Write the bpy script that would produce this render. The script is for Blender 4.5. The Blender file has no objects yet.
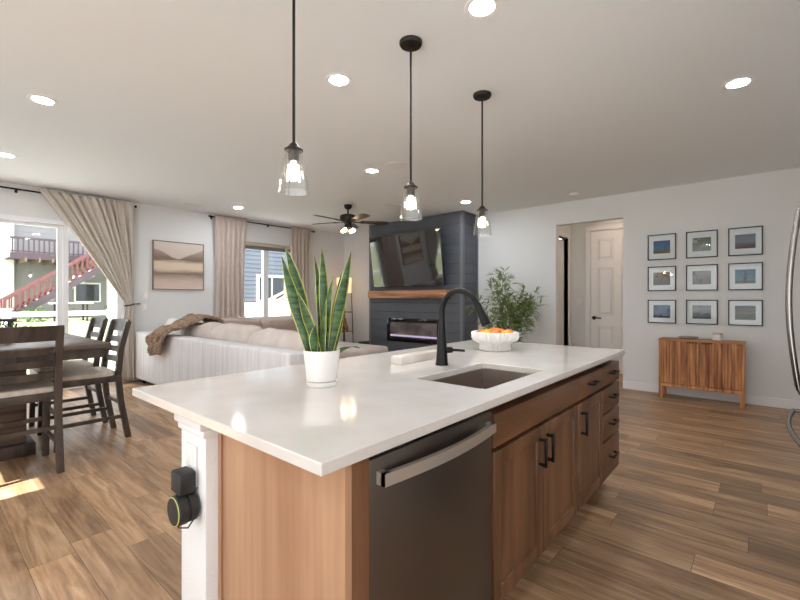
import bpy, bmesh, math, random
from mathutils import Vector, Matrix, noise
C = bpy.context.scene.collection
SC = bpy.context.scene
PI = math.pi
random.seed(7)

# ------------------------------------------------------------------ camera, light, exposure
cd = bpy.data.cameras.new('camera'); cam = bpy.data.objects.new('camera', cd); C.objects.link(cam)
CAMZ = 1.255
cam.location = (0, 0, CAMZ)
cam.rotation_euler = (PI/2, 0, math.radians(40.6 - 90))
cd.sensor_width = 36; cd.lens = 421/800*36; cd.shift_y = -1/800
cd.clip_start = 0.02; cd.clip_end = 200
SC.camera = cam
SC.view_settings.view_transform = 'Standard'; SC.view_settings.look = 'None'
SC.view_settings.gamma = 1; SC.view_settings.use_curve_mapping = False
SC.view_settings.exposure = 0.92

world = bpy.data.worlds.new('sky'); SC.world = world; world.use_nodes = True
wb = world.node_tree.nodes['Background']
wb.inputs[0].default_value = (0.95, 0.975, 1.0, 1); wb.inputs[1].default_value = 2.0
SC.cycles.diffuse_bounces = 8; SC.cycles.max_bounces = 14; SC.cycles.transparent_max_bounces = 24

sd = bpy.data.lights.new('sun', 'SUN'); sun = bpy.data.objects.new('sun', sd); C.objects.link(sun)
sd.energy = 18.0; sd.angle = math.radians(0.5); sd.color = (1, 0.98, 0.95)
SUN_SLOPE = 0.645
sun.rotation_euler = Vector((1, 0, -SUN_SLOPE)).to_track_quat('-Z', 'Y').to_euler()
DOWNLIGHT = 160.0      # recessed lamps
BULB = 60.0

# ------------------------------------------------------------------ materials
def srgb(r, g, b):
    f = lambda c: (c/255/12.92) if c/255 <= 0.04045 else ((c/255 + 0.055)/1.055)**2.4
    return (f(r), f(g), f(b), 1)

def new_mat(name):
    m = bpy.data.materials.new(name); m.use_nodes = True
    nt = m.node_tree
    return m, nt, nt.nodes['Principled BSDF']

def mat(name, col, rough=0.5, metal=0.0, spec=0.5, bump=None, var=None, coat=0):
    """bump=(scale,strength,distance) var=(col2,scale,stretch xyz)"""
    m, nt, p = new_mat(name)
    p.inputs['Base Color'].default_value = srgb(*col)
    p.inputs['Roughness'].default_value = rough; p.inputs['Metallic'].default_value = metal
    p.inputs['Specular IOR Level'].default_value = spec
    p.inputs['Coat Weight'].default_value = coat
    tc = nt.nodes.new('ShaderNodeTexCoord')
    if var:
        mp = nt.nodes.new('ShaderNodeMapping'); mp.inputs['Scale'].default_value = var[2] if len(var) > 2 else (1, 1, 1)
        n = nt.nodes.new('ShaderNodeTexNoise'); n.inputs['Scale'].default_value = var[1]; n.inputs['Detail'].default_value = 5
        mx = nt.nodes.new('ShaderNodeMix'); mx.data_type = 'RGBA'
        mx.inputs[6].default_value = srgb(*col); mx.inputs[7].default_value = srgb(*var[0])
        rp = nt.nodes.new('ShaderNodeMapRange'); rp.inputs[1].default_value = 0.35; rp.inputs[2].default_value = 0.65
        nt.links.new(tc.outputs['Object'], mp.inputs[0]); nt.links.new(mp.outputs[0], n.inputs['Vector'])
        nt.links.new(n.outputs[0], rp.inputs[0]); nt.links.new(rp.outputs[0], mx.inputs[0]); nt.links.new(mx.outputs[2], p.inputs['Base Color'])
    if bump:
        n = nt.nodes.new('ShaderNodeTexNoise'); n.inputs['Scale'].default_value = bump[0]; n.inputs['Detail'].default_value = 3
        b = nt.nodes.new('ShaderNodeBump'); b.inputs['Strength'].default_value = bump[1]; b.inputs['Distance'].default_value = bump[2]
        nt.links.new(tc.outputs['Object'], n.inputs['Vector']); nt.links.new(n.outputs[0], b.inputs['Height']); nt.links.new(b.outputs[0], p.inputs['Normal'])
    return m

def emit(name, col, strength):
    m, nt, p = new_mat(name)
    p.inputs['Base Color'].default_value = srgb(*col)
    p.inputs['Emission Color'].default_value = srgb(*col); p.inputs['Emission Strength'].default_value = strength
    return m

def glass(name, tint=(250, 252, 252), refl=0.9, f0=None):
    """thin clear sheet: straight-through transparency plus fresnel mirror"""
    m, nt, p = new_mat(name); nt.nodes.remove(p)
    out = nt.nodes['Material Output']
    t = nt.nodes.new('ShaderNodeBsdfTransparent'); t.inputs[0].default_value = srgb(*tint)
    g = nt.nodes.new('ShaderNodeBsdfGlossy'); g.inputs['Roughness'].default_value = 0.02; g.inputs[0].default_value = (refl, refl, refl, 1)
    lw = nt.nodes.new('ShaderNodeLayerWeight'); lw.inputs[0].default_value = 0.5
    pw = nt.nodes.new('ShaderNodeMath'); pw.operation = 'POWER'; pw.inputs[1].default_value = 3.0; nt.links.new(lw.outputs['Facing'], pw.inputs[0])
    fr = nt.nodes.new('ShaderNodeMath'); fr.operation = 'MULTIPLY_ADD'; fr.inputs[1].default_value = 0.8; fr.inputs[2].default_value = f0 or 0.035; nt.links.new(pw.outputs[0], fr.inputs[0])
    mx = nt.nodes.new('ShaderNodeMixShader')
    nt.links.new(fr.outputs[0], mx.inputs[0]); nt.links.new(t.outputs[0], mx.inputs[1]); nt.links.new(g.outputs[0], mx.inputs[2])
    nt.links.new(mx.outputs[0], out.inputs[0])
    return m

def wood(name, c1, c2, grain='z', scale=1.0, rough=0.45, fine=0.35, c3=None):
    m, nt, p = new_mat(name); N = nt.nodes; L = nt.links
    tc = N.new('ShaderNodeTexCoord'); mp = N.new('ShaderNodeMapping')
    s = [14*scale]*3; s['xyz'.index(grain)] = 1.1*scale
    mp.inputs['Scale'].default_value = s
    n = N.new('ShaderNodeTexNoise'); n.inputs['Scale'].default_value = 1.0; n.inputs['Detail'].default_value = 6; n.inputs['Distortion'].default_value = 0.6
    mp2 = N.new('ShaderNodeMapping'); s2 = [90*scale]*3; s2['xyz'.index(grain)] = 3*scale; mp2.inputs['Scale'].default_value = s2
    n2 = N.new('ShaderNodeTexNoise'); n2.inputs['Scale'].default_value = 1.0; n2.inputs['Detail'].default_value = 3
    ad = N.new('ShaderNodeMath'); ad.operation = 'MULTIPLY_ADD'; ad.inputs[1].default_value = fine
    rp = N.new('ShaderNodeValToRGB'); e = rp.color_ramp.elements
    e[0].position = 0.38 + fine*0.35; e[0].color = srgb(*c1); e[1].position = 0.66 + fine*0.5; e[1].color = srgb(*c2)
    if c3:
        x = rp.color_ramp.elements.new(0.5 + fine*0.45); x.color = srgb(*c3)
    L.new(tc.outputs['Object'], mp.inputs[0]); L.new(mp.outputs[0], n.inputs['Vector'])
    L.new(tc.outputs['Object'], mp2.inputs[0]); L.new(mp2.outputs[0], n2.inputs['Vector'])
    L.new(n2.outputs[0], ad.inputs[0]); L.new(n.outputs[0], ad.inputs[2]); L.new(ad.outputs[0], rp.inputs[0]); L.new(rp.outputs[0], p.inputs['Base Color'])
    p.inputs['Roughness'].default_value = rough
    b = N.new('ShaderNodeBump'); b.inputs['Strength'].default_value = 0.15; b.inputs['Distance'].default_value = 0.002
    L.new(n2.outputs[0], b.inputs['Height']); L.new(b.outputs[0], p.inputs['Normal'])
    return m

def floor_mat():
    m, nt, p = new_mat('vinyl_plank'); N = nt.nodes; L = nt.links
    tc = N.new('ShaderNodeTexCoord'); sep = N.new('ShaderNodeSeparateXYZ'); cmb = N.new('ShaderNodeCombineXYZ')
    L.new(tc.outputs['Object'], sep.inputs[0]); L.new(sep.outputs[0], cmb.inputs[1])
    # every row of planks starts at its own random offset
    dv = N.new('ShaderNodeMath'); dv.operation = 'DIVIDE'; dv.inputs[1].default_value = .18; L.new(sep.outputs[0], dv.inputs[0])
    fl = N.new('ShaderNodeMath'); fl.operation = 'FLOOR'; L.new(dv.outputs[0], fl.inputs[0])
    wn_ = N.new('ShaderNodeTexWhiteNoise'); wn_.noise_dimensions = '1D'; L.new(fl.outputs[0], wn_.inputs['W'])
    sh_ = N.new('ShaderNodeMath'); sh_.operation = 'MULTIPLY_ADD'; sh_.inputs[1].default_value = 1.22; L.new(wn_.outputs[0], sh_.inputs[0]); L.new(sep.outputs[1], sh_.inputs[2]); L.new(sh_.outputs[0], cmb.inputs[0])
    br = N.new('ShaderNodeTexBrick'); br.offset = 0.0; br.offset_frequency = 2; br.squash = 1
    br.inputs['Color1'].default_value = (0, 0, 0, 1); br.inputs['Color2'].default_value = (1, 1, 1, 1); br.inputs['Mortar'].default_value = (0.5, 0.5, 0.5, 1)
    br.inputs['Scale'].default_value = 1; br.inputs['Mortar Size'].default_value = 0.0012; br.inputs['Mortar Smooth'].default_value = 0.2
    br.inputs['Brick Width'].default_value = 1.22; br.inputs['Row Height'].default_value = 0.18; br.inputs['Bias'].default_value = 0
    L.new(cmb.outputs[0], br.inputs['Vector'])
    # offset grain per plank
    sc = N.new('ShaderNodeVectorMath'); sc.operation = 'MULTIPLY'; sc.inputs[1].default_value = (1.3, 11, 1)
    of = N.new('ShaderNodeVectorMath'); of.operation = 'MULTIPLY_ADD'; of.inputs[1].default_value = (37, 19, 11)
    L.new(cmb.outputs[0], sc.inputs[0]); L.new(br.outputs['Color'], of.inputs[0]); L.new(sc.outputs[0], of.inputs[2])
    n = N.new('ShaderNodeTexNoise'); n.inputs['Scale'].default_value = 1.0; n.inputs['Detail'].default_value = 7; n.inputs['Roughness'].default_value = 0.62; n.inputs['Distortion'].default_value = 1.4
    L.new(of.outputs[0], n.inputs['Vector'])
    s3 = N.new('ShaderNodeVectorMath'); s3.operation = 'MULTIPLY'; s3.inputs[1].default_value = (2.2, 75, 1); L.new(cmb.outputs[0], s3.inputs[0])
    n3 = N.new('ShaderNodeTexNoise'); n3.inputs['Scale'].default_value = 1.0; n3.inputs['Detail'].default_value = 4; n3.inputs['Distortion'].default_value = .5; L.new(s3.outputs[0], n3.inputs['Vector'])
    fm = N.new('ShaderNodeMath'); fm.operation = 'MULTIPLY_ADD'; fm.inputs[1].default_value = .32; L.new(n3.outputs[0], fm.inputs[0])
    fs = N.new('ShaderNodeMath'); fs.operation = 'SUBTRACT'; fs.inputs[1].default_value = .16; L.new(n.outputs[0], fs.inputs[0]); L.new(fs.outputs[0], fm.inputs[2])
    rp = N.new('ShaderNodeValToRGB'); e = rp.color_ramp.elements
    e[0].position = 0.28; e[0].color = srgb(118, 90, 64); e[1].position = 0.74; e[1].color = srgb(206, 172, 136)
    x = e.new(0.5); x.color = srgb(170, 134, 100)
    L.new(fm.outputs[0], rp.inputs[0])
    hs = N.new('ShaderNodeHueSaturation')
    mr = N.new('ShaderNodeMapRange'); mr.inputs[3].default_value = 0.62; mr.inputs[4].default_value = 1.22
    L.new(br.outputs['Color'], mr.inputs[0]); L.new(mr.outputs[0], hs.inputs['Value']); L.new(rp.outputs[0], hs.inputs['Color'])
    mx = N.new('ShaderNodeMix'); mx.data_type = 'RGBA'; mx.inputs[7].default_value = srgb(80, 58, 42)
    L.new(br.outputs['Fac'], mx.inputs[0]); L.new(hs.outputs[0], mx.inputs[6]); L.new(mx.outputs[2], p.inputs['Base Color'])
    p.inputs['Roughness'].default_value = 0.36
    p.inputs['Specular IOR Level'].default_value = 0.5
    b = N.new('ShaderNodeBump'); b.inputs['Strength'].default_value = 0.12; b.inputs['Distance'].default_value = 0.003
    L.new(n.outputs[0], b.inputs['Height']); L.new(b.outputs[0], p.inputs['Normal'])
    return m

def ramp_mat(name, stops, axis='Z', lo=-0.1, hi=0.1, nscale=8, namp=0.15, rough=0.6, blot=None):
    """a printed picture: colours stacked along one axis, wobbled by noise"""
    m, nt, p = new_mat(name); N = nt.nodes; L = nt.links
    tc = N.new('ShaderNodeTexCoord'); sep = N.new('ShaderNodeSeparateXYZ'); L.new(tc.outputs['Object'], sep.inputs[0])
    mr = N.new('ShaderNodeMapRange'); mr.inputs[1].default_value = lo; mr.inputs[2].default_value = hi
    L.new(sep.outputs['XYZ'.index(axis)], mr.inputs[0])
    n = N.new('ShaderNodeTexNoise'); n.inputs['Scale'].default_value = nscale; n.inputs['Detail'].default_value = 4
    L.new(tc.outputs['Object'], n.inputs['Vector'])
    a = N.new('ShaderNodeMath'); a.operation = 'MULTIPLY_ADD'; a.inputs[1].default_value = namp
    L.new(n.outputs[0], a.inputs[0]); L.new(mr.outputs[0], a.inputs[2])
    s = N.new('ShaderNodeMath'); s.operation = 'SUBTRACT'; s.inputs[1].default_value = namp*0.5; L.new(a.outputs[0], s.inputs[0])
    rp = N.new('ShaderNodeValToRGB'); e = rp.color_ramp.elements
    e[0].position = stops[0][0]; e[0].color = srgb(*stops[0][1]); e[1].position = stops[-1][0]; e[1].color = srgb(*stops[-1][1])
    for q, c in stops[1:-1]:
        x = e.new(q); x.color = srgb(*c)
    L.new(s.outputs[0], rp.inputs[0])
    src = rp.outputs[0]
    if blot:
        n2 = N.new('ShaderNodeTexNoise'); n2.inputs['Scale'].default_value = blot[1]; n2.inputs['Detail'].default_value = 3
        L.new(tc.outputs['Object'], n2.inputs['Vector'])
        r2 = N.new('ShaderNodeMapRange'); r2.inputs[1].default_value = blot[2]; r2.inputs[2].default_value = blot[2] + 0.06; L.new(n2.outputs[0], r2.inputs[0])
        mx = N.new('ShaderNodeMix'); mx.data_type = 'RGBA'; mx.inputs[7].default_value = srgb(*blot[0])
        L.new(r2.outputs[0], mx.inputs[0]); L.new(src, mx.inputs[6]); src = mx.outputs[2]
    hs = N.new('ShaderNodeHueSaturation'); hs.inputs['Saturation'].default_value = 1.9; hs.inputs['Value'].default_value = 0.40
    L.new(src, hs.inputs['Color']); L.new(hs.outputs[0], p.inputs['Base Color']); p.inputs['Roughness'].default_value = rough
    return m

M = {}
M['wall'] = mat('wall_paint', (224, 224, 222), 0.85, spec=0.25, bump=(160, 0.08, 0.002))
M['ceil'] = mat('ceiling_paint', (236, 239, 240), 0.9, spec=0.2, bump=(110, 0.25, 0.004))
M['floor'] = floor_mat()
M['white'] = mat('white_paint', (232, 230, 228), 0.45, spec=0.4)
M['vinyl'] = mat('white_vinyl', (235, 236, 238), 0.4)
M['quartz'] = mat('white_quartz', (219, 213, 207), 0.10, spec=0.6, var=((212, 206, 199), 6))
M['texwhite'] = mat('textured_white', (232, 230, 229), 0.7, bump=(120, 0.5, 0.004))
M['cab'] = wood('stained_maple', (84, 56, 36), (122, 84, 57), 'z', 0.8, 0.38, 0.3)  # brown stain toned for fronts facing away from the windows
M['cabh'] = wood('stained_maple_across', (84, 56, 36), (122, 84, 57), 'x', 0.8, 0.38, 0.3)
M['panel'] = wood('daylit_maple_panel', (160, 118, 88), (190, 150, 118), 'z', 0.55, 0.4, 0.25)  # same wood as the cabinets, daylight brightness mixed into its colour
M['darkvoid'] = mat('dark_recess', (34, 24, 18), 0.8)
M['steel'] = mat('brushed_steel', (206, 196, 188), 0.30, 1.0, bump=(300, 0.03, 0.001))
M['slate'] = mat('dark_stainless', (112, 103, 96), 0.36, 0.9)
M['handle'] = mat('satin_steel_handle', (206, 196, 186), 0.36, 0.75)
M['black'] = mat('matte_black_metal', (30, 29, 29), 0.38, 0.6)
M['bronze'] = mat('dark_bronze', (42, 37, 34), 0.45, 0.5)
M['blackplastic'] = mat('black_plastic', (38, 38, 39), 0.55)
M['gloss'] = mat('black_gloss', (10, 10, 11), 0.06, spec=0.6)
M['screen'] = mat('tv_screen', (16, 14, 13), 0.06, spec=1.0, coat=1.0)
M['ceramic'] = mat('white_ceramic', (232, 229, 225), 0.4)
M['soil'] = mat('soil', (52, 40, 32), 0.95, bump=(90, 1, 0.01))
M['chairwood'] = wood('espresso_wood', (48, 40, 36), (80, 68, 60), 'z', 1.0, 0.4, 0.3)
M['tablewood'] = wood('espresso_table', (62, 52, 47), (104, 90, 82), 'x', 0.7, 0.26, 0.3)
M['seat'] = mat('tan_seat_fabric', (192, 178, 162), 0.85, bump=(260, 0.4, 0.003), var=((204, 192, 178), 30))
M['sofa'] = mat('pale_woven_fabric', (220, 217, 217), 0.9, bump=(240, 0.5, 0.004), var=((204, 201, 202), 1.2, (11, 16, 1.2)))
M['cushion'] = mat('oat_fabric', (212, 201, 193), 0.92, bump=(260, 0.5, 0.004), var=((200, 187, 178), 5))
M['cushion2'] = mat('beige_fabric', (192, 174, 163), 0.92, bump=(260, 0.5, 0.004), var=((180, 162, 151), 6))
M['throw'] = mat('brown_knit', (176, 150, 128), 0.95, bump=(120, 1.0, 0.012), var=((122, 98, 80), 28))
M['curtain'] = mat('beige_linen', (208, 200, 190), 0.9, bump=(320, 0.3, 0.003), var=((200, 191, 180), 40, (1, 1, 0.15)))
M['curtain2'] = mat('taupe_linen', (202, 188, 178), 0.9, bump=(320, 0.3, 0.003), var=((193, 178, 167), 40, (1, 1, 0.15)))
M['glass'] = glass('window_glass')
M['picglass'] = glass('picture_glass', refl=0.8, f0=0.02)
M['shade'] = glass('clear_shade_glass', (245, 245, 244), 0.95, 0.09)
M['shiplap'] = mat('charcoal_shiplap', (86, 90, 97), 0.5, bump=(60, 0.05, 0.002), var=((80, 83, 89), 3))
M['shiptrim'] = mat('grey_corner_trim', (104, 106, 110), 0.45)
M['mantel'] = wood('rustic_mantel', (128, 82, 54), (206, 150, 108), 'y', 1.0, 0.6, 0.35)
M['acacia'] = wood('acacia', (126, 70, 38), (222, 158, 100), 'z', 1.5, 0.42, 0.4)
M['acaciah'] = wood('acacia_across', (150, 96, 58), (200, 140, 92), 'y', 1.1, 0.42, 0.4)
M['frameblack'] = mat('black_frame', (34, 32, 33), 0.4)
M['paper'] = mat('white_mat_board', (240, 239, 240), 0.9)
M['trimwhite'] = mat('lamp_trim', (240, 239, 236), 0.5)
M['lens'] = emit('lamp_lens', (238, 245, 255), DOWNLIGHT)
M['bulb'] = emit('warm_bulb', (255, 240, 218), BULB)
M['fanbulb'] = emit('fan_bulb', (255, 222, 176), 22)
M['lampshade'] = emit('lit_lampshade', (255, 214, 168), 0.6)
M['blade'] = wood('walnut_blade', (50, 36, 28), (84, 60, 46), 'x', 1.0, 0.4, 0.3)
M['siding_blue'] = mat('blue_grey_siding', (112, 118, 134), 0.7)
M['siding_grey'] = mat('warm_grey_siding', (140, 139, 141), 0.8)
M['siding_white'] = mat('white_siding', (232, 233, 235), 0.7)
M['redwood'] = mat('red_stained_timber', (122, 76, 76), 0.7)
M['redwood2'] = mat('mauve_stained_timber', (88, 74, 82), 0.7)
M['darkwin'] = mat('dark_window_pane', (52, 56, 62), 0.1)
M['lawn'] = mat('lawn_grass', (118, 124, 88), 0.95, var=((142, 142, 108), 3), bump=(40, 0.6, 0.03))
M['concrete'] = mat('pale_concrete', (206, 204, 200), 0.85, var=((190, 188, 184), 3))
M['deckwood'] = mat('pale_deck_timber', (206, 182, 160), 0.8)
M['green'] = mat('dark_green_leaf', (62, 80, 50), 0.55, var=((96, 124, 62), 30))
M['bamboo'] = mat('bamboo_leaf', (104, 128, 70), 0.5, var=((132, 148, 92), 14))
M['stem'] = mat('brown_stem', (104, 84, 56), 0.8)
M['orange'] = mat('orange_peel', (232, 130, 40), 0.45, bump=(200, 0.3, 0.002))
M['lemon'] = mat('lemon_peel', (240, 190, 52), 0.45, bump=(200, 0.3, 0.002))
M['peach'] = mat('peach_skin', (226, 104, 70), 0.55, var=((238, 160, 80), 14))
M['marble'] = mat('veined_marble', (226, 219, 210), 0.3, var=((212, 202, 190), 7))
M['steelwall'] = mat('fridge_steel', (176, 174, 172), 0.22, 1.0)
M['fridgebar'] = mat('polished_handle', (150, 145, 141), 0.24, 1.0)
M['ember'] = emit('violet_ember_glow', (198, 176, 214), 0.4)
M['yellow'] = mat('lime_ring', (196, 202, 120), 0.5)
M['register'] = mat('register_white', (234, 233, 231), 0.5)

def snake_mat():
    m, nt, p = new_mat('snake_plant_leaf'); N = nt.nodes; L = nt.links
    uv = N.new('ShaderNodeUVMap'); sep = N.new('ShaderNodeSeparateXYZ'); L.new(uv.outputs[0], sep.inputs[0])
    a = N.new('ShaderNodeMath'); a.operation = 'SUBTRACT'; a.inputs[1].default_value = 0.5; L.new(sep.outputs[0], a.inputs[0])
    b = N.new('ShaderNodeMath'); b.operation = 'ABSOLUTE'; L.new(a.outputs[0], b.inputs[0])
    tc = N.new('ShaderNodeTexCoord'); n = N.new('ShaderNodeTexNoise'); n.inputs['Scale'].default_value = 1; n.inputs['Detail'].default_value = 3
    mp = N.new('ShaderNodeMapping'); mp.inputs['Scale'].default_value = (14, 14, 60); L.new(tc.outputs['Object'], mp.inputs[0]); L.new(mp.outputs[0], n.inputs['Vector'])
    rg = N.new('ShaderNodeValToRGB'); e = rg.color_ramp.elements
    e[0].position = 0.38; e[0].color = srgb(32, 62, 34); e[1].position = 0.66; e[1].color = srgb(84, 116, 66); L.new(n.outputs[0], rg.inputs[0])
    st = N.new('ShaderNodeMapRange'); st.inputs[1].default_value = 0.39; st.inputs[2].default_value = 0.43; L.new(b.outputs[0], st.inputs[0])
    mx = N.new('ShaderNodeMix'); mx.data_type = 'RGBA'; mx.inputs[7].default_value = srgb(206, 204, 106)
    L.new(st.outputs[0], mx.inputs[0]); L.new(rg.outputs[0], mx.inputs[6]); L.new(mx.outputs[2], p.inputs['Base Color'])
    p.inputs['Roughness'].default_value = 0.38
    return m
M['snake'] = snake_mat()

# ------------------------------------------------------------------ mesh helpers
class B:
    def __init__(s): s.bm = bmesh.new()
    def box(s, x0, y0, z0, x1, y1, z1, bev=0.0, seg=2, mtx=None):
        x0, x1 = min(x0, x1), max(x0, x1); y0, y1 = min(y0, y1), max(y0, y1); z0, z1 = min(z0, z1), max(z0, z1)
        r = bmesh.ops.create_cube(s.bm, size=1); vs = r['verts']
        for v in vs: v.co = Vector(((v.co.x+.5)*(x1-x0)+x0, (v.co.y+.5)*(y1-y0)+y0, (v.co.z+.5)*(z1-z0)+z0))
        if mtx: bmesh.ops.transform(s.bm, matrix=mtx, verts=vs)
        if bev > 0:
            es = list({e for v in vs for e in v.link_edges})
            bmesh.ops.bevel(s.bm, geom=es, offset=bev, segments=seg, affect='EDGES', profile=0.5)
        return s
    def bar(s, p, q, w, h, bev=0.0, up=(0, 0, 1)):
        p, q = Vector(p), Vector(q); d = q-p; L = d.length; z = d.normalized(); u = Vector(up)
        x = u.cross(z)
        if x.length < 1e-5: x = Vector((1, 0, 0)).cross(z)
        x.normalize(); y = z.cross(x)
        m = Matrix((x, y, z)).transposed().to_4x4(); m.translation = p
        return s.box(-w/2, -h/2, 0, w/2, h/2, L, bev, mtx=m)
    def rings(s, rings, cap=True, closed=False):
        R = [[s.bm.verts.new(p) for p in r] for r in rings]; n = len(R[0])
        k = len(R)
        for i in range(k if closed else k-1):
            a, b = R[i], R[(i+1) % k]
            for j in range(n): s.bm.faces.new((a[j], a[(j+1) % n], b[(j+1) % n], b[j]))
        if cap and not closed:
            s.bm.faces.new(list(reversed(R[0]))); s.bm.faces.new(R[-1])
        return s
    def tube(s, pts, r, seg=10, cap=True, closed=False):
        pts = [Vector(p) for p in pts]; n = len(pts); rr = r if isinstance(r, (list, tuple)) else [r]*n
        t0 = (pts[1]-pts[0]).normalized(); u = t0.orthogonal().normalized(); out = []
        for i in range(n):
            a = pts[i-1] if (i > 0 or closed) else pts[i]; b = pts[(i+1) % n] if (i < n-1 or closed) else pts[i]
            t = (b-a).normalized(); u = (u-t*u.dot(t)).normalized(); v = t.cross(u)
            out.append([pts[i]+(u*math.cos(2*PI*j/seg)+v*math.sin(2*PI*j/seg))*rr[i] for j in range(seg)])
        return s.rings(out, cap, closed)
    def cyl(s, p, q, r, r2=None, seg=20): return s.tube([p, q], [r, r if r2 is None else r2], seg)
    def lathe(s, prof, c=(0, 0, 0), seg=32, cap=True, flute=None, axis=None):
        c = Vector(c); rot = axis or Matrix.Identity(3); out = []
        for k, (r, z) in enumerate(prof):
            ring = []
            for j in range(seg):
                a = 2*PI*j/seg; rr = max(r, 1e-4)
                if flute and flute[2][0] <= k <= flute[2][1]: rr += flute[0]*abs(math.cos(a*flute[1]/2))
                ring.append(c+rot @ Vector((rr*math.cos(a), rr*math.sin(a), z)))
            out.append(ring)
        return s.rings(out, cap)
    def prism(s, poly, fn, d0, d1):
        """extrude 2-D polygon; fn(a,b,d)->xyz"""
        A = [s.bm.verts.new(fn(a, b, d0)) for a, b in poly]; Bv = [s.bm.verts.new(fn(a, b, d1)) for a, b in poly]; n = len(A)
        s.bm.faces.new(A); s.bm.faces.new(list(reversed(Bv)))
        for i in range(n): s.bm.faces.new((A[i], Bv[i], Bv[(i+1) % n], A[(i+1) % n]))
        return s
    def pillow(s, c, size, rot=None, e=0.35, seg=24, puff=0.0, wob=0.0):
        """rounded cushion"""
        c = Vector(c); rot = rot or Matrix.Identity(3); sg = lambda x, p: math.copysign(abs(x)**p, x); out = []
        nv = seg//2
        for i in range(1, nv):
            ph = -PI/2+PI*i/nv; ring = []
            for j in range(seg):
                th = 2*PI*j/seg
                x = sg(math.cos(ph), e)*sg(math.cos(th), e); y = sg(math.cos(ph), e)*sg(math.sin(th), e); z = sg(math.sin(ph), e)
                p = Vector((x*size[0]/2, y*size[1]/2, z*size[2]/2))
                if wob: p += Vector((noise.noise(p*5+c), noise.noise(p*5-c), noise.noise(p*4+c*2)))*wob
                ring.append(c+rot @ p)
            out.append(ring)
        return s.rings(out)
    def sheet(s, fn, nu, nv, uv=False):
        g = [[s.bm.verts.new(fn(i/nu, j/nv)) for i in range(nu+1)] for j in range(nv+1)]
        lay = s.bm.loops.layers.uv.verify() if uv else None
        for j in range(nv):
            for i in range(nu):
                f = s.bm.faces.new((g[j][i], g[j][i+1], g[j+1][i+1], g[j+1][i]))
                if uv:
                    for lp, (a, b) in zip(f.loops, ((i, j), (i+1, j), (i+1, j+1), (i, j+1))): lp[lay].uv = (a/nu, b/nv)
        return s

def wm(o):
    m = o.matrix_basis.copy()
    while o.parent: o = o.parent; m = o.matrix_basis @ m
    return m

def obj(name, b, m, parent=None, loc=None, smooth=35, solid=None, label=None):
    """link a mesh built in world coordinates as one object; loc = its origin"""
    bm = b.bm
    bmesh.ops.recalc_face_normals(bm, faces=bm.faces[:]) if not solid else None
    ang = math.radians(smooth)
    for f in bm.faces: f.smooth = smooth > 0
    for e in bm.edges: e.smooth = len(e.link_faces) != 2 or e.calc_face_angle(0) < ang
    me = bpy.data.meshes.new(name); bm.to_mesh(me); bm.free()
    me.materials.append(M[m] if isinstance(m, str) else m)
    o = bpy.data.objects.new(name, me); C.objects.link(o)
    if parent: o.parent = parent
    T = wm(parent) if parent else Matrix.Identity(4)
    if loc is not None:
        if parent: o.location = T.inverted() @ Vector(loc)
        else: o.location = loc
        me.transform((T @ Matrix.Translation(o.location)).inverted() if parent else Matrix.Translation(loc).inverted())
    elif parent: me.transform(T.inverted())
    if solid:
        md = o.modifiers.new('thickness', 'SOLIDIFY'); md.thickness = solid; md.offset = 0
    if label: o['label'] = label
    return o

def tag(o, label, cat, group=None):
    o['label'] = label; o['category'] = cat
    if group: o['group'] = group
    return o

def thing(name, label, cat, loc=(0, 0, 0), rz=0, group=None):
    o = bpy.data.objects.new(name, None); C.objects.link(o); o.location = loc; o.rotation_euler = (0, 0, rz); o.empty_display_size = 0.05
    return tag(o, label, cat, group)

def struct(name, b=None, m=None, parent=None, loc=None, smooth=0):
    if b is None:
        o = bpy.data.objects.new(name, None); C.objects.link(o); o.location = loc or (0, 0, 0)
    else: o = obj(name, b, m, parent, loc, smooth)
    if not parent: o['kind'] = 'structure'
    return o

def dup(root, loc, rz=None, label=None):
    def cp(o, par):
        c = o.copy(); C.objects.link(c)
        if par: c.parent = par
        for ch in o.children: cp(ch, c)
        return c
    r = cp(root, None); r.location = loc
    if rz is not None: r.rotation_euler = (0, 0, rz)
    if label: r['label'] = label
    return r

# ------------------------------------------------------------------ the room
XB, XF, YR, YL, H = -2.6, 6.55, -0.95, 7.3, 2.74
struct('floor', B().box(XB-.2, -3.2, -.12, 8.0, YL+.2, 0), 'floor')
struct('ceiling', B().box(XB-.2, -3.2, H, 8.0, YL+.2, H+.12), 'ceil')
# window wall with patio door hole (X -.90..2.15) and window hole (4.05..5.35)
w = B()
DX0, DX1, DZ = -.90, 2.15, 2.33
WX0, WX1, WZ0, WZ1 = 4.02, 5.32, .86, 2.335
w.box(XB-.2, YL, 0, DX0, YL+.16, H).box(DX0, YL, DZ, DX1, YL+.16, H).box(DX1, YL, 0, WX0, YL+.16, H)
w.box(WX0, YL, 0, WX1, YL+.16, WZ0).box(WX0, YL, WZ1, WX1, YL+.16, H).box(WX1, YL, 0, 8.0, YL+.16, H)
struct('wall_left', w, 'wall')
# far wall with hallway opening (Y 1.475..2.42)
w = B(); OY0, OY1, OZ = 1.475, 2.42, 2.405
w.box(XF, -3.2, 0, XF+.13, OY0, H).box(XF, OY0, OZ, XF+.13, OY1, H).box(XF, OY1, 0, XF+.13, YL, H)
struct('wall_far', w, 'wall')
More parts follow.
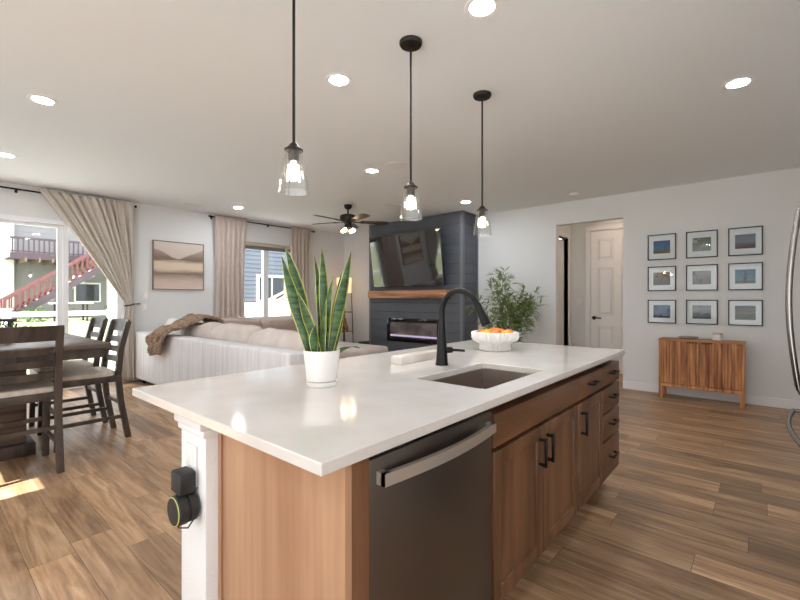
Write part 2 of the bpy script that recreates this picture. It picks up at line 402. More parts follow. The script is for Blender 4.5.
# hall behind the opening
w = B(); w.box(7.75, 1.0, 0, 7.87, 2.7, H)
struct('wall_hall_end', w, 'wall')
w = B(); w.box(XF+.13, 2.58, 0, 6.86, 2.68, H).box(6.86, 2.58, 2.32, 7.56, 2.68, H).box(7.56, 2.58, 0, 7.75, 2.68, H)
struct('wall_hall_left', w, 'wall')
struct('wall_hall_right', B().box(XF+.13, .9, 0, 7.87, 1.0, H), 'wall')
w = B().box(XB, -3.32, 0, -1.4, -3.2, H).box(1.4, -3.32, 0, 8.0, -3.2, H).box(-1.4, -3.32, 2.2, 1.4, -3.2, H).box(-1.4, -3.32, 0, 1.4, -3.2, .95)
struct('wall_kitchen', w, 'wall')
struct('wall_right', B().box(2.0, YR-.12, 0, XF, YR, H), 'wall')
# rear wall behind the dining table: window, plus wide opening added for daylight
w = B()
w.box(XB-.16, -3.2, 0, XB, -2.4, H).box(XB-.16, 2.9, 0, XB, 3.6, H).box(XB-.16, 5.6, 0, XB, YL, H)
w.box(XB-.16, -2.4, 2.4, XB, 2.9, H).box(XB-.16, 3.6, 2.17, XB, 5.6, H).box(XB-.16, 3.6, 0, XB, 5.6, .7)
struct('wall_back', w, 'wall')
struct('sun_shade_slab', B().box(-7.2, -3.4, 2.45, XB-.17, 3.2, 2.6), 'concrete')  # unseen slab added to keep sun out of the wide rear opening
# skirting
struct('baseboard_far', B().box(XF-.016, YR, 0, XF, OY0, .105, .004).box(XF-.016, OY1, 0, XF, 3.80, .105, .004).box(XF-.016, 6.0, 0, XF, YL, .105, .004), 'white')
struct('baseboard_left', B().box(XB, YL-.016, 0, DX0-.06, YL, .105, .004).box(DX1+.06, YL-.016, 0, XF, YL, .105, .004), 'white')
struct('baseboard_hall', B().box(7.734, 1.0, 0, 7.75, 1.28, .105).box(7.734, 2.32, 0, 7.75, 2.58, .105), 'white')

# patio door: frame, three sashes
d = struct('door_1', loc=(.6, YL, 0))
f = B()
f.box(DX0, YL-.02, DZ-.055, DX1, YL+.13, DZ).box(DX0, YL+.01, 0, DX1, YL+.13, .05)
f.box(DX0, YL-.02, .05, DX0+.055, YL+.13, DZ-.055).box(DX1-.055, YL-.02, .05, DX1, YL+.13, DZ-.055).box(.555, YL-.0, .05, .70, YL+.13, DZ-.055)
struct('door_frame', f, 'vinyl', d)
for (a, b_) in ((-.845, .555), (.70, 1.39), (1.39, 2.095)):
    s = B(); z0, z1, t = .05, DZ-.055, .06
    y0 = YL+.03 if a != .70 else YL+.055
    s.box(a, y0, z0, a+t, y0+.045, z1).box(b_-t, y0, z0, b_, y0+.045, z1).box(a+t, y0, z1-t*.7, b_-t, y0+.045, z1).box(a+t, y0, z0, b_-t, y0+.045, z0+.09)
    so = struct('sash', s, 'vinyl', d)
    struct('glass_pane', B().box(a+t, y0+.02, z0+.09, b_-t, y0+.026, z1-t*.7), 'glass', so)
# living room window
d = struct('window_1', loc=(4.68, YL, WZ0))
f = B(); y0, y1 = YL+.05, YL+.13; t = .05
f.box(WX0, y0, WZ0, WX0+t, y1, WZ1).box(WX1-t, y0, WZ0, WX1, y1, WZ1).box(WX0+t, y0, WZ1-t, WX1-t, y1, WZ1).box(WX0+t, y0, WZ0, WX1-t, y1, WZ0+t).box(4.50, y0, WZ0+t, 4.60, y1, WZ1-t)
struct('window_frame', f, 'vinyl', d)
struct('window_sill', B().box(WX0-.03, YL-.04, WZ0-.03, WX1+.03, YL+.05, WZ0, .006), 'white', d)
for a, b_ in ((WX0+t, 4.50), (4.60, WX1-t)): struct('glass_pane', B().box(a, YL+.085, WZ0+t, b_, YL+.091, WZ1-t), 'glass', d)
o = thing('roller_shade', 'rolled up tan roller shade at the head of the living room window', 'window shade', (4.67, YL+.02, 2.26))
obj('cassette', B().box(WX0+.005, YL+.0, 2.265, WX1-.005, YL+.05, 2.332, .01), mat('tan_cassette', (190, 178, 158), .6), o)
obj('shade_roll', B().box(WX0+.03, YL+.008, 2.20, WX1-.03, YL+.04, 2.265, .01), mat('grey_roll', (120, 116, 110), .8), o)
# rear window
d = struct('window_2', loc=(XB, 4.6, .7)); f = B()
f.box(XB-.12, 3.55, .7, XB-.04, 3.61, 2.17).box(XB-.12, 5.55, .7, XB-.04, 5.6, 2.17).box(XB-.12, 3.61, 2.125, XB-.04, 5.55, 2.17).box(XB-.12, 3.65, .7, XB-.04, 5.55, .75)
struct('window_frame', f, 'vinyl', d)

# hall doors
def six_panel(x, y0, y1, z1, name='door_slab'):
    b = B().box(x, y0, .01, x+.04, y1, z1)
    W = y1-y0; st = .115; pw = (W-3*st)/2
    for k in range(2):
        a = y0+st+k*(pw+st)
        for (p, q) in ((.24, .80), (.98, z1-.62), (z1-.50, z1-.14)):
            b.box(x-.016, a+.035, p+.035, x, a+pw-.035, q-.035, .014, 1)
            for (u0, u1, v0, v1) in ((a, a+.012, p, q), (a+pw-.012, a+pw, p, q), (a+.012, a+pw-.012, p, p+.012), (a+.012, a+pw-.012, q-.012, q)): b.box(x-.012, u0, v0, x, u1, v1, .004, 1)
    return b
d = struct('door_2', loc=(7.74, 1.85, 0))
struct('door_slab', six_panel(7.70, 1.38, 2.245, 2.42), 'white', d)
struct('door_casing', B().box(7.69, 2.25, 0, 7.75, 2.33, 2.43, .006).box(7.69, 1.27, 0, 7.75, 1.37, 2.43, .006).box(7.69, 1.27, 2.43, 7.75, 2.33, 2.52, .006), 'white', d)
h = struct('door_handle', B().lathe([(.032, 0), (.032, .012), (.0, .012)], (7.70, 2.185, .93), 20, axis=Matrix.Rotation(-PI/2, 3, 'Y')).cyl((7.69, 2.185, .93), (7.645, 2.185, .93), .01).tube([(7.65, 2.195, .93), (7.645, 2.12, .932), (7.652, 2.06, .928)], .011), 'black', d)
d = struct('door_3', loc=(7.2, 2.62, 0))
struct('door_casing', B().box(6.80, 2.565, 0, 6.86, 2.69, 2.32, .005).box(7.56, 2.565, 0, 7.64, 2.69, 2.32, .005).box(6.80, 2.565, 2.32, 7.64, 2.69, 2.40, .005), 'white', d)
mt = Matrix.Translation((7.54, 2.66, 0)) @ Matrix.Rotation(math.radians(-22), 4, 'Z')
struct('door_slab', B().box(-.66, -.02, .01, 0, .02, 2.30, .003, mtx=mt), 'white', d)
struct('door_handle', B().cyl(mt @ Vector((-.60, -.02, .95)), mt @ Vector((-.60, -.07, .95)), .012).tube([mt @ Vector((-.60, -.065, .95)), mt @ Vector((-.50, -.065, .95))], .011).cyl(mt @ Vector((-.60, -.02, .95)), mt @ Vector((-.60, -.03, .95)), .03), 'black', d)
struct('wall_unlit_room', B().box(6.7, 3.3, 0, 7.8, 3.36, H), 'darkvoid')  # dark colour stands in for the unlit room past the ajar door

# ------------------------------------------------------------------ outside
struct('ground', B().prism([(7.46, -.1), (11, -.1), (19.5, .4), (34, .4), (34, -.6), (7.46, -.6)], lambda a, b, d: (d, a, b), -12, 30), 'lawn')
struct('path', B().box(-6, 7.47, -.12, 14, 9.6, -.06), 'concrete')

def lap_wall(b, x0, x1, y, z0, z1, lap=.2, depth=.022, back=.3):
    poly = [(back, z0)]; z = z0
    pts = []
    while z < z1-1e-4:
        pts += [(-depth, z), (0, min(z+lap, z1))]; z += lap
    poly = [(back, z0)] + pts + [(back, z1)]
    b.prism(poly, lambda a, c, d: (d, y+a, c), x0, x1)
    return b
hB = thing('house', 'warm grey house with a mauve upper deck seen through the patio door', 'house', (2, 24, .4))
obj('wall', lap_wall(B(), 2.86, 9.2, 24, .4, 6.4, .22, .012), 'siding_grey', hB)
obj('white_wing', lap_wall(B(), -5, 2.86, 23.7, .4, 6.4, .2, .03), 'siding_white', hB, label='white lap sided wing')
wn = obj('window', B().box(5.0, 23.9, 1.1, 5.9, 24.0, 1.16).box(5.0, 23.9, 1.95, 5.9, 24.0, 2.02).box(4.94, 23.9, 1.1, 5.0, 24.0, 2.02).box(5.9, 23.9, 1.1, 5.96, 24.0, 2.02), 'siding_white', hB)
obj('pane', B().box(5.0, 23.95, 1.16, 5.9, 23.99, 1.95), 'darkwin', wn)
dk = obj('deck', B().box(2.55, 22.1, 2.90, 8.6, 23.98, 3.05).box(2.55, 22.06, 2.84, 8.6, 22.1, 3.08), 'redwood2', hB)
jo = B()
for k in range(14): jo.box(3.0+k*.42, 22.02, 2.74, 3.05+k*.42, 23.95, 2.90)
obj('joist', jo, mat('shaded_joist', (128, 108, 92), .8), dk)
rl = B().box(2.55, 22.07, 3.62, 8.6, 22.15, 3.70).box(2.55, 22.08, 3.12, 8.6, 22.13, 3.17)
k = 2.6
while k < 8.55: rl.box(k, 22.09, 3.08, k+.05, 22.13, 3.64); k += .16
obj('deck_railing', rl, 'redwood2', dk)
obj('porch_column', B().box(5.8, 22.1, .4, 6.1, 22.4, 2.86).box(5.76, 22.07, 2.7, 6.14, 22.44, 2.84), 'siding_white', hB)
st = thing('staircase', 'red timber staircase rising to the neighbouring deck behind the white rail fence', 'stairs', (2.3, 21.5, .4))
sl = .72; X0s, Z0s = 2.28, .50; nst = 10; run = .34
tr = B()
for k in range(nst): tr.box(X0s+k*run, 21.0, Z0s+k*run*sl-.03, X0s+(k+1)*run+.02, 21.95, Z0s+k*run*sl+.02)
obj('tread', tr, 'deckwood', st)
for yy in (21.0, 21.92):
    obj('stringer', B().bar((X0s-.05, yy, Z0s-.1), (X0s+nst*run, yy, Z0s+nst*run*sl-.1), .05, .24), 'redwood2', st)
    r_ = B().bar((X0s, yy, Z0s+.72), (X0s+nst*run, yy, Z0s+nst*run*sl+.72), .06, .08).bar((X0s, yy, Z0s+.14), (X0s+nst*run, yy, Z0s+nst*run*sl+.14), .04, .06)
    r_.box(X0s-.05, yy-.05, .4, X0s+.05, yy+.05, Z0s+.78)
    for k in range(nst*2): x = X0s+.1+k*run/2; r_.box(x, yy-.02, Z0s+(x-X0s)*sl+.1, x+.05, yy+.02, Z0s+(x-X0s)*sl+.72)
    obj('stair_railing', r_, 'redwood', st)
# white rail fence beyond the patio door
fe = thing('fence', 'white vinyl rail fence along the patio outside the patio door', 'fence', (1.5, 10, -.1))
obj('rail', B().box(-3, 9.98, .935, 4.2, 10.04, 1.025, .008), 'vinyl', fe)
obj('rail', B().box(-3, 9.98, .10, 4.2, 10.04, .19, .008), 'vinyl', fe)
for px in (-1.1, 1.11, 2.70, 4.2):
    p_ = obj('post', B().box(px-.06, 9.95, -.1, px+.06, 10.07, 1.06, .006), 'vinyl', fe)
    obj('post_cap', B().box(px-.075, 9.935, 1.06, px+.075, 10.085, 1.09, .01), 'vinyl', p_)
# blue house beyond the living room window
hA = thing('house', 'blue grey lap sided house seen through the living room window', 'house', (14, 22, .4))
obj('wall', lap_wall(B(), 10.6, 24, 22, .4, 6.5, .24, .05), 'siding_blue', hA)
wf = B().box(13.0, 21.88, 1.08, 14.9, 22.0, 1.2).box(13.0, 21.88, 2.52, 14.9, 22.0, 2.66).box(13.0, 21.88, 1.2, 13.12, 22.0, 2.52).box(14.78, 21.88, 1.2, 14.9, 22.0, 2.52).box(13.9, 21.88, 1.2, 13.98, 22.0, 2.52)
wn = obj('window', wf, 'siding_white', hA); obj('pane', B().box(13.12, 21.94, 1.2, 13.9, 21.98, 2.52).box(13.98, 21.94, 1.2, 14.78, 21.98, 2.52), 'darkwin', wn)
obj('band_board', B().box(10.6, 21.9, 4.35, 24, 22.0, 4.62), 'siding_white', hA)
fe = thing('privacy_fence', 'solid white privacy fence below the blue grey house', 'fence', (8, 12.4, -.1))
pn = B(); x = 5.4
while x < 13: pn.box(x, 12.4, -.1, x+.19, 12.44, 1.06, .004); x += .195
obj('panel', pn, 'vinyl', fe); obj('top_rail', B().box(5.4, 12.38, 1.06, 13, 12.47, 1.13, .006), 'vinyl', fe)
ws = thing('timber_steps', 'pale timber steps with slanting handrails in front of the blue grey house', 'steps', (11.5, 18, .4))
b = B()
for k in range(9): b.box(11.0+k*.28, 17.6, .42+k*.13, 11.30+k*.28, 18.4, .47+k*.13)
obj('tread', b, 'deckwood', ws)
for yy in (17.58, 18.42):
    b = B().bar((11.0, yy, .95), (13.6, yy, 2.15), .07, .10).bar((11.0, yy, .45), (13.6, yy, 1.65), .06, .2)
    for k in range(4): b.box(11.05+k*.8, yy-.04, .4, 11.14+k*.8, yy+.04, 1.0+k*.37)
    obj('handrail', b, 'deckwood', ws)
ot = thing('patio_table', 'small white topped table standing under the red staircase', 'table', (4.15, 20.2, .4))
obj('tabletop', B().box(3.45, 19.8, 1.07, 4.7, 20.6, 1.12, .01), 'vinyl', ot)
for sx in (3.6, 4.5):
    for sy in (19.9, 20.5): obj('leg', B().box(sx, sy, .4, sx+.05, sy+.05, 1.07), 'blackplastic', ot)
def leaf_ball(b, c, r, n, size, flat=1.0):
    for _ in range(n):
        v = Vector((random.gauss(0, 1), random.gauss(0, 1), random.gauss(0, 1))).normalized()*r*random.uniform(.5, 1); v.z *= flat
        p = Vector(c)+v; d = (v.normalized()+Vector((random.uniform(-.6, .6), random.uniform(-.6, .6), random.uniform(-.2, .7)))).normalized()
        blade(b, p, d, size*random.uniform(.6, 1.2), size*.28)
def blade(b, p, d, L, w):
    """small creased leaf"""
    d = d.normalized(); s_ = d.cross(Vector((random.uniform(-.5, .5), random.uniform(-.5, .5), 1)))
    if s_.length < 1e-4: s_ = d.orthogonal()
    s_.normalize(); n = s_.cross(d); bm = b.bm
    dz = Vector((0, 0, -.18*L))
    P = [bm.verts.new(q) for q in (p, p+d*L*.35+s_*w*.5+n*w*.12, p+d*L*.38, p+d*L*.35-s_*w*.5+n*w*.12, p+d*L*.7+s_*w*.36+n*w*.1+dz*.4, p+d*L*.72+dz*.4, p+d*L*.7-s_*w*.36+n*w*.1+dz*.4, p+d*L+dz)]
    for q in ((0, 1, 2), (0, 2, 3), (1, 4, 5, 2), (2, 5, 6, 3), (4, 7, 5), (5, 7, 6)): bm.faces.new([P[i] for i in q])
for i, (x, y, txt) in enumerate(((3.0, 20.4, 'low green shrub at the foot of the red staircase'), (5.4, 20.5, 'low green shrub beside the white patio table'), (6.6, 21.2, 'low green shrub under the mauve deck beside the white column'))):
    b = B(); leaf_ball(b, (x, y, .62), .38, 160, .2, .7); b.cyl((x, y, .38), (x, y, .6), .03)
    o = tag(obj('shrub', b, 'green', loc=(x, y, .4), smooth=0), txt, 'shrub', 'shrubs by the grey house')

# ------------------------------------------------------------------ kitchen island
CX0, CX1, CY0, CY1, CT, CB = .555, 3.122, .69, 1.825, .915, .886
SX0, SX1, SY0, SY1 = 1.415, 1.99, .787, 1.125
def counter():
    b = B(); bm = b.bm
    o = [(CX0, CY0), (CX1, CY0), (CX1, CY1), (CX0, CY1)]
    r = .02; inn = []
    for (cx, cy, a0) in ((SX1-r, SY1-r, 0), (SX0+r, SY1-r, 90), (SX0+r, SY0+r, 180), (SX1-r, SY0+r, 270)):
        for k in range(5): a = math.radians(a0+k*22.5); inn.append((cx+r*math.cos(a), cy+r*math.sin(a)))
    for z, flip in ((CT, False), (CB, True)):
        vo = [bm.verts.new((x, y, z)) for x, y in o]; vi = [bm.verts.new((x, y, z)) for x, y in inn]
        es = [bm.edges.new((vo[i], vo[(i+1) % 4])) for i in range(4)]+[bm.edges.new((vi[i], vi[(i+1) % 20])) for i in range(20)]
        bmesh.ops.triangle_fill(bm, edges=es, use_beauty=True)
        if z == CT: T = (vo, vi)
        else: Bt = (vo, vi)
    for k, n in ((0, 4), (1, 20)):
        for i in range(n): bm.faces.new((T[k][i], T[k][(i+1) % n], Bt[k][(i+1) % n], Bt[k][i]))
    return b
ct = tag(obj('countertop', counter(), 'quartz', loc=(CX0, CY0, CB), smooth=0), 'large white quartz island countertop with a sink cutout', 'countertop')
md = ct.modifiers.new('edge', 'BEVEL'); md.width = .003; md.segments = 2; md.limit_method = 'ANGLE'; md.angle_limit = math.radians(60)

FY = .741     # face of cabinet boxes
PX0 = .645; PY1 = 1.31
# half wall behind cabinets, ending in the white post
hw = thing('half_wall', 'white textured half wall with a capped end post under the countertop', 'half wall', (.6, 1.4, 0))
obj('post', B().box(.60, PY1, 0, .78, 1.49, .885, .004), 'texwhite', hw)
obj('wall_run', B().box(.78, PY1+.02, 0, 3.03, 1.47, .885), 'texwhite', hw)
b = B()
for z0, z1, e in ((.845, .885, .018), (.82, .845, .009)): b.box(.60-e, PY1-.004, z0, .80, 1.49+e, z1, .006)
obj('cap_moulding', b, 'white', hw)
obj('corner_cap', B().box(3.03, PY1, .80, 3.115, 1.49, .885, .004), 'white', hw)
ou = thing('wall_outlet', 'white double outlet plate on the island end post', 'outlet', (.6, 1.40, .74))
obj('plate', B().box(.594, 1.365, .655, .60, 1.435, .785, .003), 'white', ou)
obj('socket', B().box(.591, 1.383, .735, .595, 1.417, .772, .003), 'trimwhite', ou)
sm = thing('smart_speaker', 'round black smart speaker with a lime ring hanging from the island outlet', 'speaker', (.56, 1.39, .62))
obj('plug_box', B().box(.540, 1.352, .645, .592, 1.425, .713, .008), 'blackplastic', sm)
R90 = Matrix.Rotation(-PI/2, 3, 'Y')
sp = obj('body', B().lathe([(.040, 0), (.044, .005), (.044, .024), (.040, .027), (.040, .030), (.046, .033), (.046, .058), (.043, .062)], (.592, 1.372, .60), 32, axis=R90), 'blackplastic', sm)
obj('front_face', B().lathe([(.0405, 0), (.0405, .003), (.0, .004)], (.530, 1.372, .60), 32, axis=R90), 'blackplastic', sp)
obj('light_ring', B().tube([(.5295, 1.372+.042*math.cos(a*PI/16), .60+.042*math.sin(a*PI/16)) for a in range(32)], .0018, 6, closed=True), 'yellow', sp, label='lime yellow ring')
obj('cord', B().tube([(.55, 1.40, .57), (.545, 1.37, .545), (.56, 1.34, .55), (.585, 1.335, .585)], .0025, 6), 'blackplastic', sm)

# end panel unit
ep = thing('end_panel', 'daylight toned maple end panel of the island beside the white post', 'panel', (.65, 1.0, 0))
obj('panel', B().box(PX0, .717, .0, PX0+.02, PY1-.012, .886), 'panel', ep)
obj('filler_strip', B().box(PX0-.006, PY1-.022, .0, PX0+.016, PY1-.002, .886), 'panel', ep)
obj('stile', B().box(PX0+.02, .717, .0, .722, FY+.02, .886), 'cab', ep, label='maple stile in the shaded cabinet tone')

# dishwasher
DXa, DXb = .727, 1.342
dw = thing('dishwasher', 'dark stainless dishwasher with a bowed bar handle in the island', 'dishwasher', (1.04, FY, 0))
obj('body', B().box(DXa+.005, FY+.02, .10, DXb-.005, 1.28, .862), 'blackplastic', dw)
dr = obj('door', B().box(DXa, .721, .115, DXb, FY+.02, .862, .006), 'slate', dw)
obj('control_strip', B().box(DXa+.004, .723, .8625, DXb-.004, FY+.02, .868, .002), 'gloss', dr)
hb = B(); n = 24; rg = []
for i in range(n+1):
    t = i/n; x = DXa+.025+t*(DXb-DXa-.05); yb = .692-.022*math.sin(PI*t)
    rg.append([Vector((x, yb, .797)), Vector((x, yb, .829)), Vector((x, yb+.014, .829)), Vector((x, yb+.014, .797))])
hb.rings(rg); hb.box(DXa+.025, .692, .797, DXa+.045, .723, .829).box(DXb-.045, .692, .797, DXb-.025, .723, .829)
obj('handle', hb, 'handle', dr, label='satin steel bowed handle', smooth=30)
obj('toe_panel', B().box(DXa, FY+.05, 0, DXb, FY+.065, .10), 'blackplastic', dw)

# cabinets
def front(x0, x1, z0, z1, shaker=True, y=.720, grain='cab'):
    b = B()
    if not shaker:
        return b.box(x0, y, z0, x1, FY+.027, z1, .003)
    s = .058
    b.box(x0, y, z0, x0+s, FY+.027, z1, .002).box(x1-s, y, z0, x1, FY+.027, z1, .002)
    b.box(x0+s, y, z0, x1-s, FY+.027, z0+s, .002).box(x0+s, y, z1-s, x1-s, FY+.027, z1, .002)
    b.box(x0+s-.002, y+.009, z0+s-.002, x1-s+.002, FY+.027, z1-s+.002)
    return b
def pull(x, z, vert, L=.125):
    b = B(); y = .691; s = .008
    if vert: b.box(x-.006, y-.006, z-L/2, x+.006, y+.006, z+L/2, .003).box(x-.005, y, z-L/2+.004, x+.005, .721, z-L/2+.016).box(x-.005, y, z+L/2-.016, x+.005, .721, z+L/2-.004)
    else: b.box(x-L/2, y-.006, z-.006, x+L/2, y+.006, z+.006, .003).box(x-L/2+.004, y, z-.005, x-L/2+.016, .721, z+.005).box(x+L/2-.016, y, z-.005, x+L/2-.004, .721, z+.005)
    return b
def carcass(x0, x1, y1=1.30):
    b = B(); FY = .769
    b.box(x0, FY, .115, x0+.018, y1, .884).box(x1-.018, FY, .115, x1, y1, .884).box(x0+.018, FY, .115, x1-.018, y1, .133).box(x0+.018, y1-.01, .133, x1-.018, y1, .884)
    b.box(x0+.018, FY, .84, x1-.018, FY+.005, .884).box(x0+.018, FY, .133, x1-.018, FY+.02, .16)
    b.box(x0+.018, FY, .70, x1-.018, FY+.005, .73)
    b.box(x0, FY+.05, 0, x1, FY+.065, .115)
    return b
S0, S1, N1, D1 = 1.352, 2.262, 2.712, 3.092
c = thing('sink_cabinet', 'brown island sink cabinet with two shaker doors and one false drawer', 'cabinet', (1.8, FY, 0))
obj('carcass', carcass(S0, S1), 'cab', c)
obj('false_front', front(S0+.004, S1-.004, .722, .842, False), 'cabh', c)
mid = 1.797
for a, b_, hx in ((S0+.004, mid-.002, mid-.04), (mid+.002, S1-.004, mid+.04)):
    dd = obj('door', front(a, b_, .150, .706), 'cab', c); obj('handle', pull(hx, .602, True), 'black', dd)
c = thing('narrow_cabinet', 'brown island cabinet with one drawer over one shaker door', 'cabinet', (2.49, FY, 0))
obj('carcass', carcass(S1+.001, N1), 'cab', c)
dd = obj('drawer', front(S1+.005, N1-.004, .722, .842, False), 'cabh', c); obj('handle', pull(2.487, .787, False), 'black', dd)
dd = obj('door', front(S1+.005, N1-.004, .150, .706), 'cab', c); obj('handle', pull(S1+.05, .600, True), 'black', dd)
c = thing('drawer_cabinet', 'brown four drawer cabinet at the end of the island', 'cabinet', (2.9, FY, 0))
obj('carcass', carcass(N1+.001, D1), 'cab', c)
for z0, z1 in ((.722, .842), (.560, .706), (.392, .546), (.150, .378)):
    dd = obj('drawer', front(N1+.005, D1-.002, z0, z1, False), 'cabh', c); obj('handle', pull(2.90, (z0+z1)/2+.01, False), 'black', dd)

# sink and faucet
b = B(); e = .004
b.box(SX0-.012, SY0-.012, .65, SX1+.012, SY1+.012, .656)
b.box(SX0-.012, SY0-.012, .656, SX0-.002, SY1+.012, .885).box(SX1+.002, SY0-.012, .656, SX1+.012, SY1+.012, .885)
b.box(SX0-.002, SY0-.012, .656, SX1+.002, SY0-.002, .885).box(SX0-.002, SY1+.002, .656, SX1+.002, SY1+.012, .885)
sk = thing('sink', 'undermount stainless steel sink set in the white countertop', 'sink', ((SX0+SX1)/2, (SY0+SY1)/2, .65))
obj('basin', b, 'steel', sk)
obj('drain', B().lathe([(.045, 0), (.045, .004), (.03, .004), (.028, .001), (0, .001)], ((SX0+SX1)/2, .98, .656), 24), 'handle', sk)
FXc, FYc = 1.79, 1.25
fa = thing('faucet', 'matte black gooseneck faucet with pull down spray head', 'faucet', (FXc, FYc, CT))
obj('body', B().lathe([(.033, 0), (.033, .008), (.031, .012), (.026, .09), (.019, .19), (.0165, .22)], (FXc, FYc, CT), 24), 'black', fa)
pts = [(FXc, FYc, CT+.21), (FXc, FYc, CT+.28)]; ra = .108
for i in range(15):
    a = PI-i*math.radians(158)/14; pts.append((FXc, FYc-ra+(-ra)*math.cos(a)*-1*-1 if False else FYc-ra-ra*math.cos(a), CT+.272+ra*math.sin(a)))
obj('neck', B().tube(pts, .0155, 14), 'black', fa)
e0 = Vector(pts[-1]); dv = (Vector(pts[-1])-Vector(pts[-2])).normalized()
obj('spray_head', B().tube([e0-dv*.004, e0+dv*.012, e0+dv*.02, e0+dv*.07, e0+dv*.105, e0+dv*.11], [.0165, .019, .0175, .021, .0235, .02], 16), 'black', fa)
obj('lever', B().cyl((FXc+.02, FYc-.008, CT+.075), (FXc+.052, FYc-.026, CT+.075), .017, .016).tube([(FXc+.045, FYc-.022, CT+.075), (FXc+.075, FYc-.045, CT+.073), (FXc+.10, FYc-.075, CT+.070)], [.008, .007, .0065], 10), 'black', fa)
tag(obj('marble_block', B().box(1.645, 1.40, CT, 2.02, 1.475, CT+.043, .004), 'marble', loc=(1.83, 1.44, CT)), 'low pale marble block lying behind the black faucet', 'tray')

# fruit bowl
bx, by = 2.55, 1.35
bw = thing('fruit_bowl', 'white fluted footed bowl holding fruit on the island', 'bowl', (bx, by, CT))
obj('bowl', B().lathe([(.092, .0), (.095, .004), (.092, .04), (.10, .047), (.132, .062), (.145, .08), (.147, .118), (.145, .124), (.138, .122), (.132, .085), (.10, .062), (.0, .058)], (bx, by, CT), 352, flute=(.010, 44, (1, 6))), 'ceramic', bw, smooth=60)
fr = [('orange', -.035, .078, 'orange'), ('lemon', .042, .072, 'lemon'), ('peach', .088, .005, 'peach'), ('orange', .062, -.066, 'peach'), ('lemon', -.012, -.088, 'lemon'), ('peach', -.076, -.042, 'peach'), ('lemon', -.088, .030, 'lemon'), ('orange', .0, -.005, 'orange')]
ftxt = {0: 'orange behind the rim at the faucet side of the fruit bowl', 1: 'yellow lemon at the far side of the fruit bowl', 2: 'red and yellow peach at the hall side of the fruit bowl', 3: 'small peach by the rim farthest from the faucet',
        4: 'yellow lemon beside the small peach in the fruit bowl', 5: 'red peach at the near rim of the fruit bowl', 6: 'yellow lemon closest to the faucet in the fruit bowl', 7: 'orange heaped on top in the middle of the fruit bowl'}
for i, (nm, ox, oy, mm) in enumerate(fr):
    z = CT+.104+(.012 if i == 7 else 0); el = 1.0
    o = thing(nm, ftxt[i], 'fruit', (bx+ox, by+oy, z), random.uniform(0, 6), 'fruit in the white fluted bowl')
    b = B(); b.lathe([(.0, -.036*1), (.012, -.034), (.026, -.026), (.035, -.01), (.037, .004), (.031, .02), (.019, .031), (.005, .034), (.0, .033)], (0, 0, 0), 20, axis=Matrix.Diagonal((1.0, .92, .92)) if nm == 'lemon' else Matrix.Identity(3))
    me = obj('flesh', b, mm); me.parent = o
    s_ = obj('stem', B().cyl((0, 0, .03), (.001, 0, .04), .003, .002, 8), 'stem'); s_.parent = o

# snake plant
qx, qy = 1.06, 1.315
Fv = Vector((math.cos(math.radians(40.6)), math.sin(math.radians(40.6)), 0)); Rv = Vector((Fv.y, -Fv.x, 0))
pl = thing('snake_plant', 'tall snake plant with yellow edged leaves in a white pot', 'potted plant', (qx, qy, CT))
pt = obj('pot', B().lathe([(.056, .022), (.058, .024), (.0715, .136), (.0715, .14), (.066, .14), (.063, .125), (.0, .122)], (qx, qy, CT), 48), 'ceramic', pl)
obj('saucer', B().lathe([(.054, 0), (.058, .003), (.060, .019), (.056, .019), (.05, .022), (.0, .022)], (qx, qy, CT), 48), 'ceramic', pt)
obj('soil', B().lathe([(.064, .12), (.05, .126), (0, .128)], (qx, qy, CT), 24), 'soil', pl)
SC_ = .00394/5.456
def leaf(tip, mid, base, w, dep=0.0, twist=0.0, dtip=0.0):
    def P(c, dd): return Vector((qx, qy, 0))+Rv*((c[0]/5.456+265-321)*.00394)+Fv*dd+Vector((0, 0, CAMZ-(c[1]/5.456+245-299)*.00394))
    a, m_, t_ = P(base, dep), P(mid, (dep+dtip)/2), P(tip, dtip); a.z = CT+.115
    W = w*SC_
    def fn(u, v):
        p = a*(1-v)**2+m_*2*v*(1-v)+t_*v*v
        wd = W*(0.5+1.4*v if v < .45 else 1.13*(1-((v-.45)/.55)**1.7))
        ang = twist+v*.5*(1 if twist >= 0 else -1); s_ = Rv*math.cos(ang)+Fv*math.sin(ang)
        c_ = (u-.5)*2
        return p+s_*wd*.5*c_+Fv*(-.18*wd*(1-c_*c_))
    b = B().sheet(fn, 6, 18, uv=True)
    return obj('leaf', b, 'snake', pl, solid=.0022, smooth=60)
leaf((106, 8), (172, 190), (262, 560), 62, .012, .2, .0)
leaf((94, 62), (160, 300), (243, 565), 62, -.008, .1, -.02)
leaf((196, 262), (235, 370), (300, 560), 62, -.02, -.2, -.06)
leaf((256, 52), (295, 230), (290, 560), 38, .03, .5, .02)
leaf((304, 16), (318, 200), (312, 560), 46, .02, .1, .0)
leaf((290, 210), (272, 380), (300, 560), 36, .03, -.5, .05)
leaf((376, 172), (330, 330), (334, 562), 48, -.01, -.3, -.02)
leaf((402, 152), (372, 330), (350, 560), 40, .025, .2, .05)
leaf((466, 32), (412, 290), (350, 565), 58, -.012, .15, .0)
leaf((284, 432), (268, 500), (278, 568), 46, -.035, .1, -.05)
leaf((422, 372), (385, 470), (366, 562), 34, .015, .4, .05)
leaf((345, 300), (318, 430), (322, 565), 42, -.025, -.5, -.05)
leaf((508, 572), (440, 535), (372, 562), 60, .01, .25, .05)

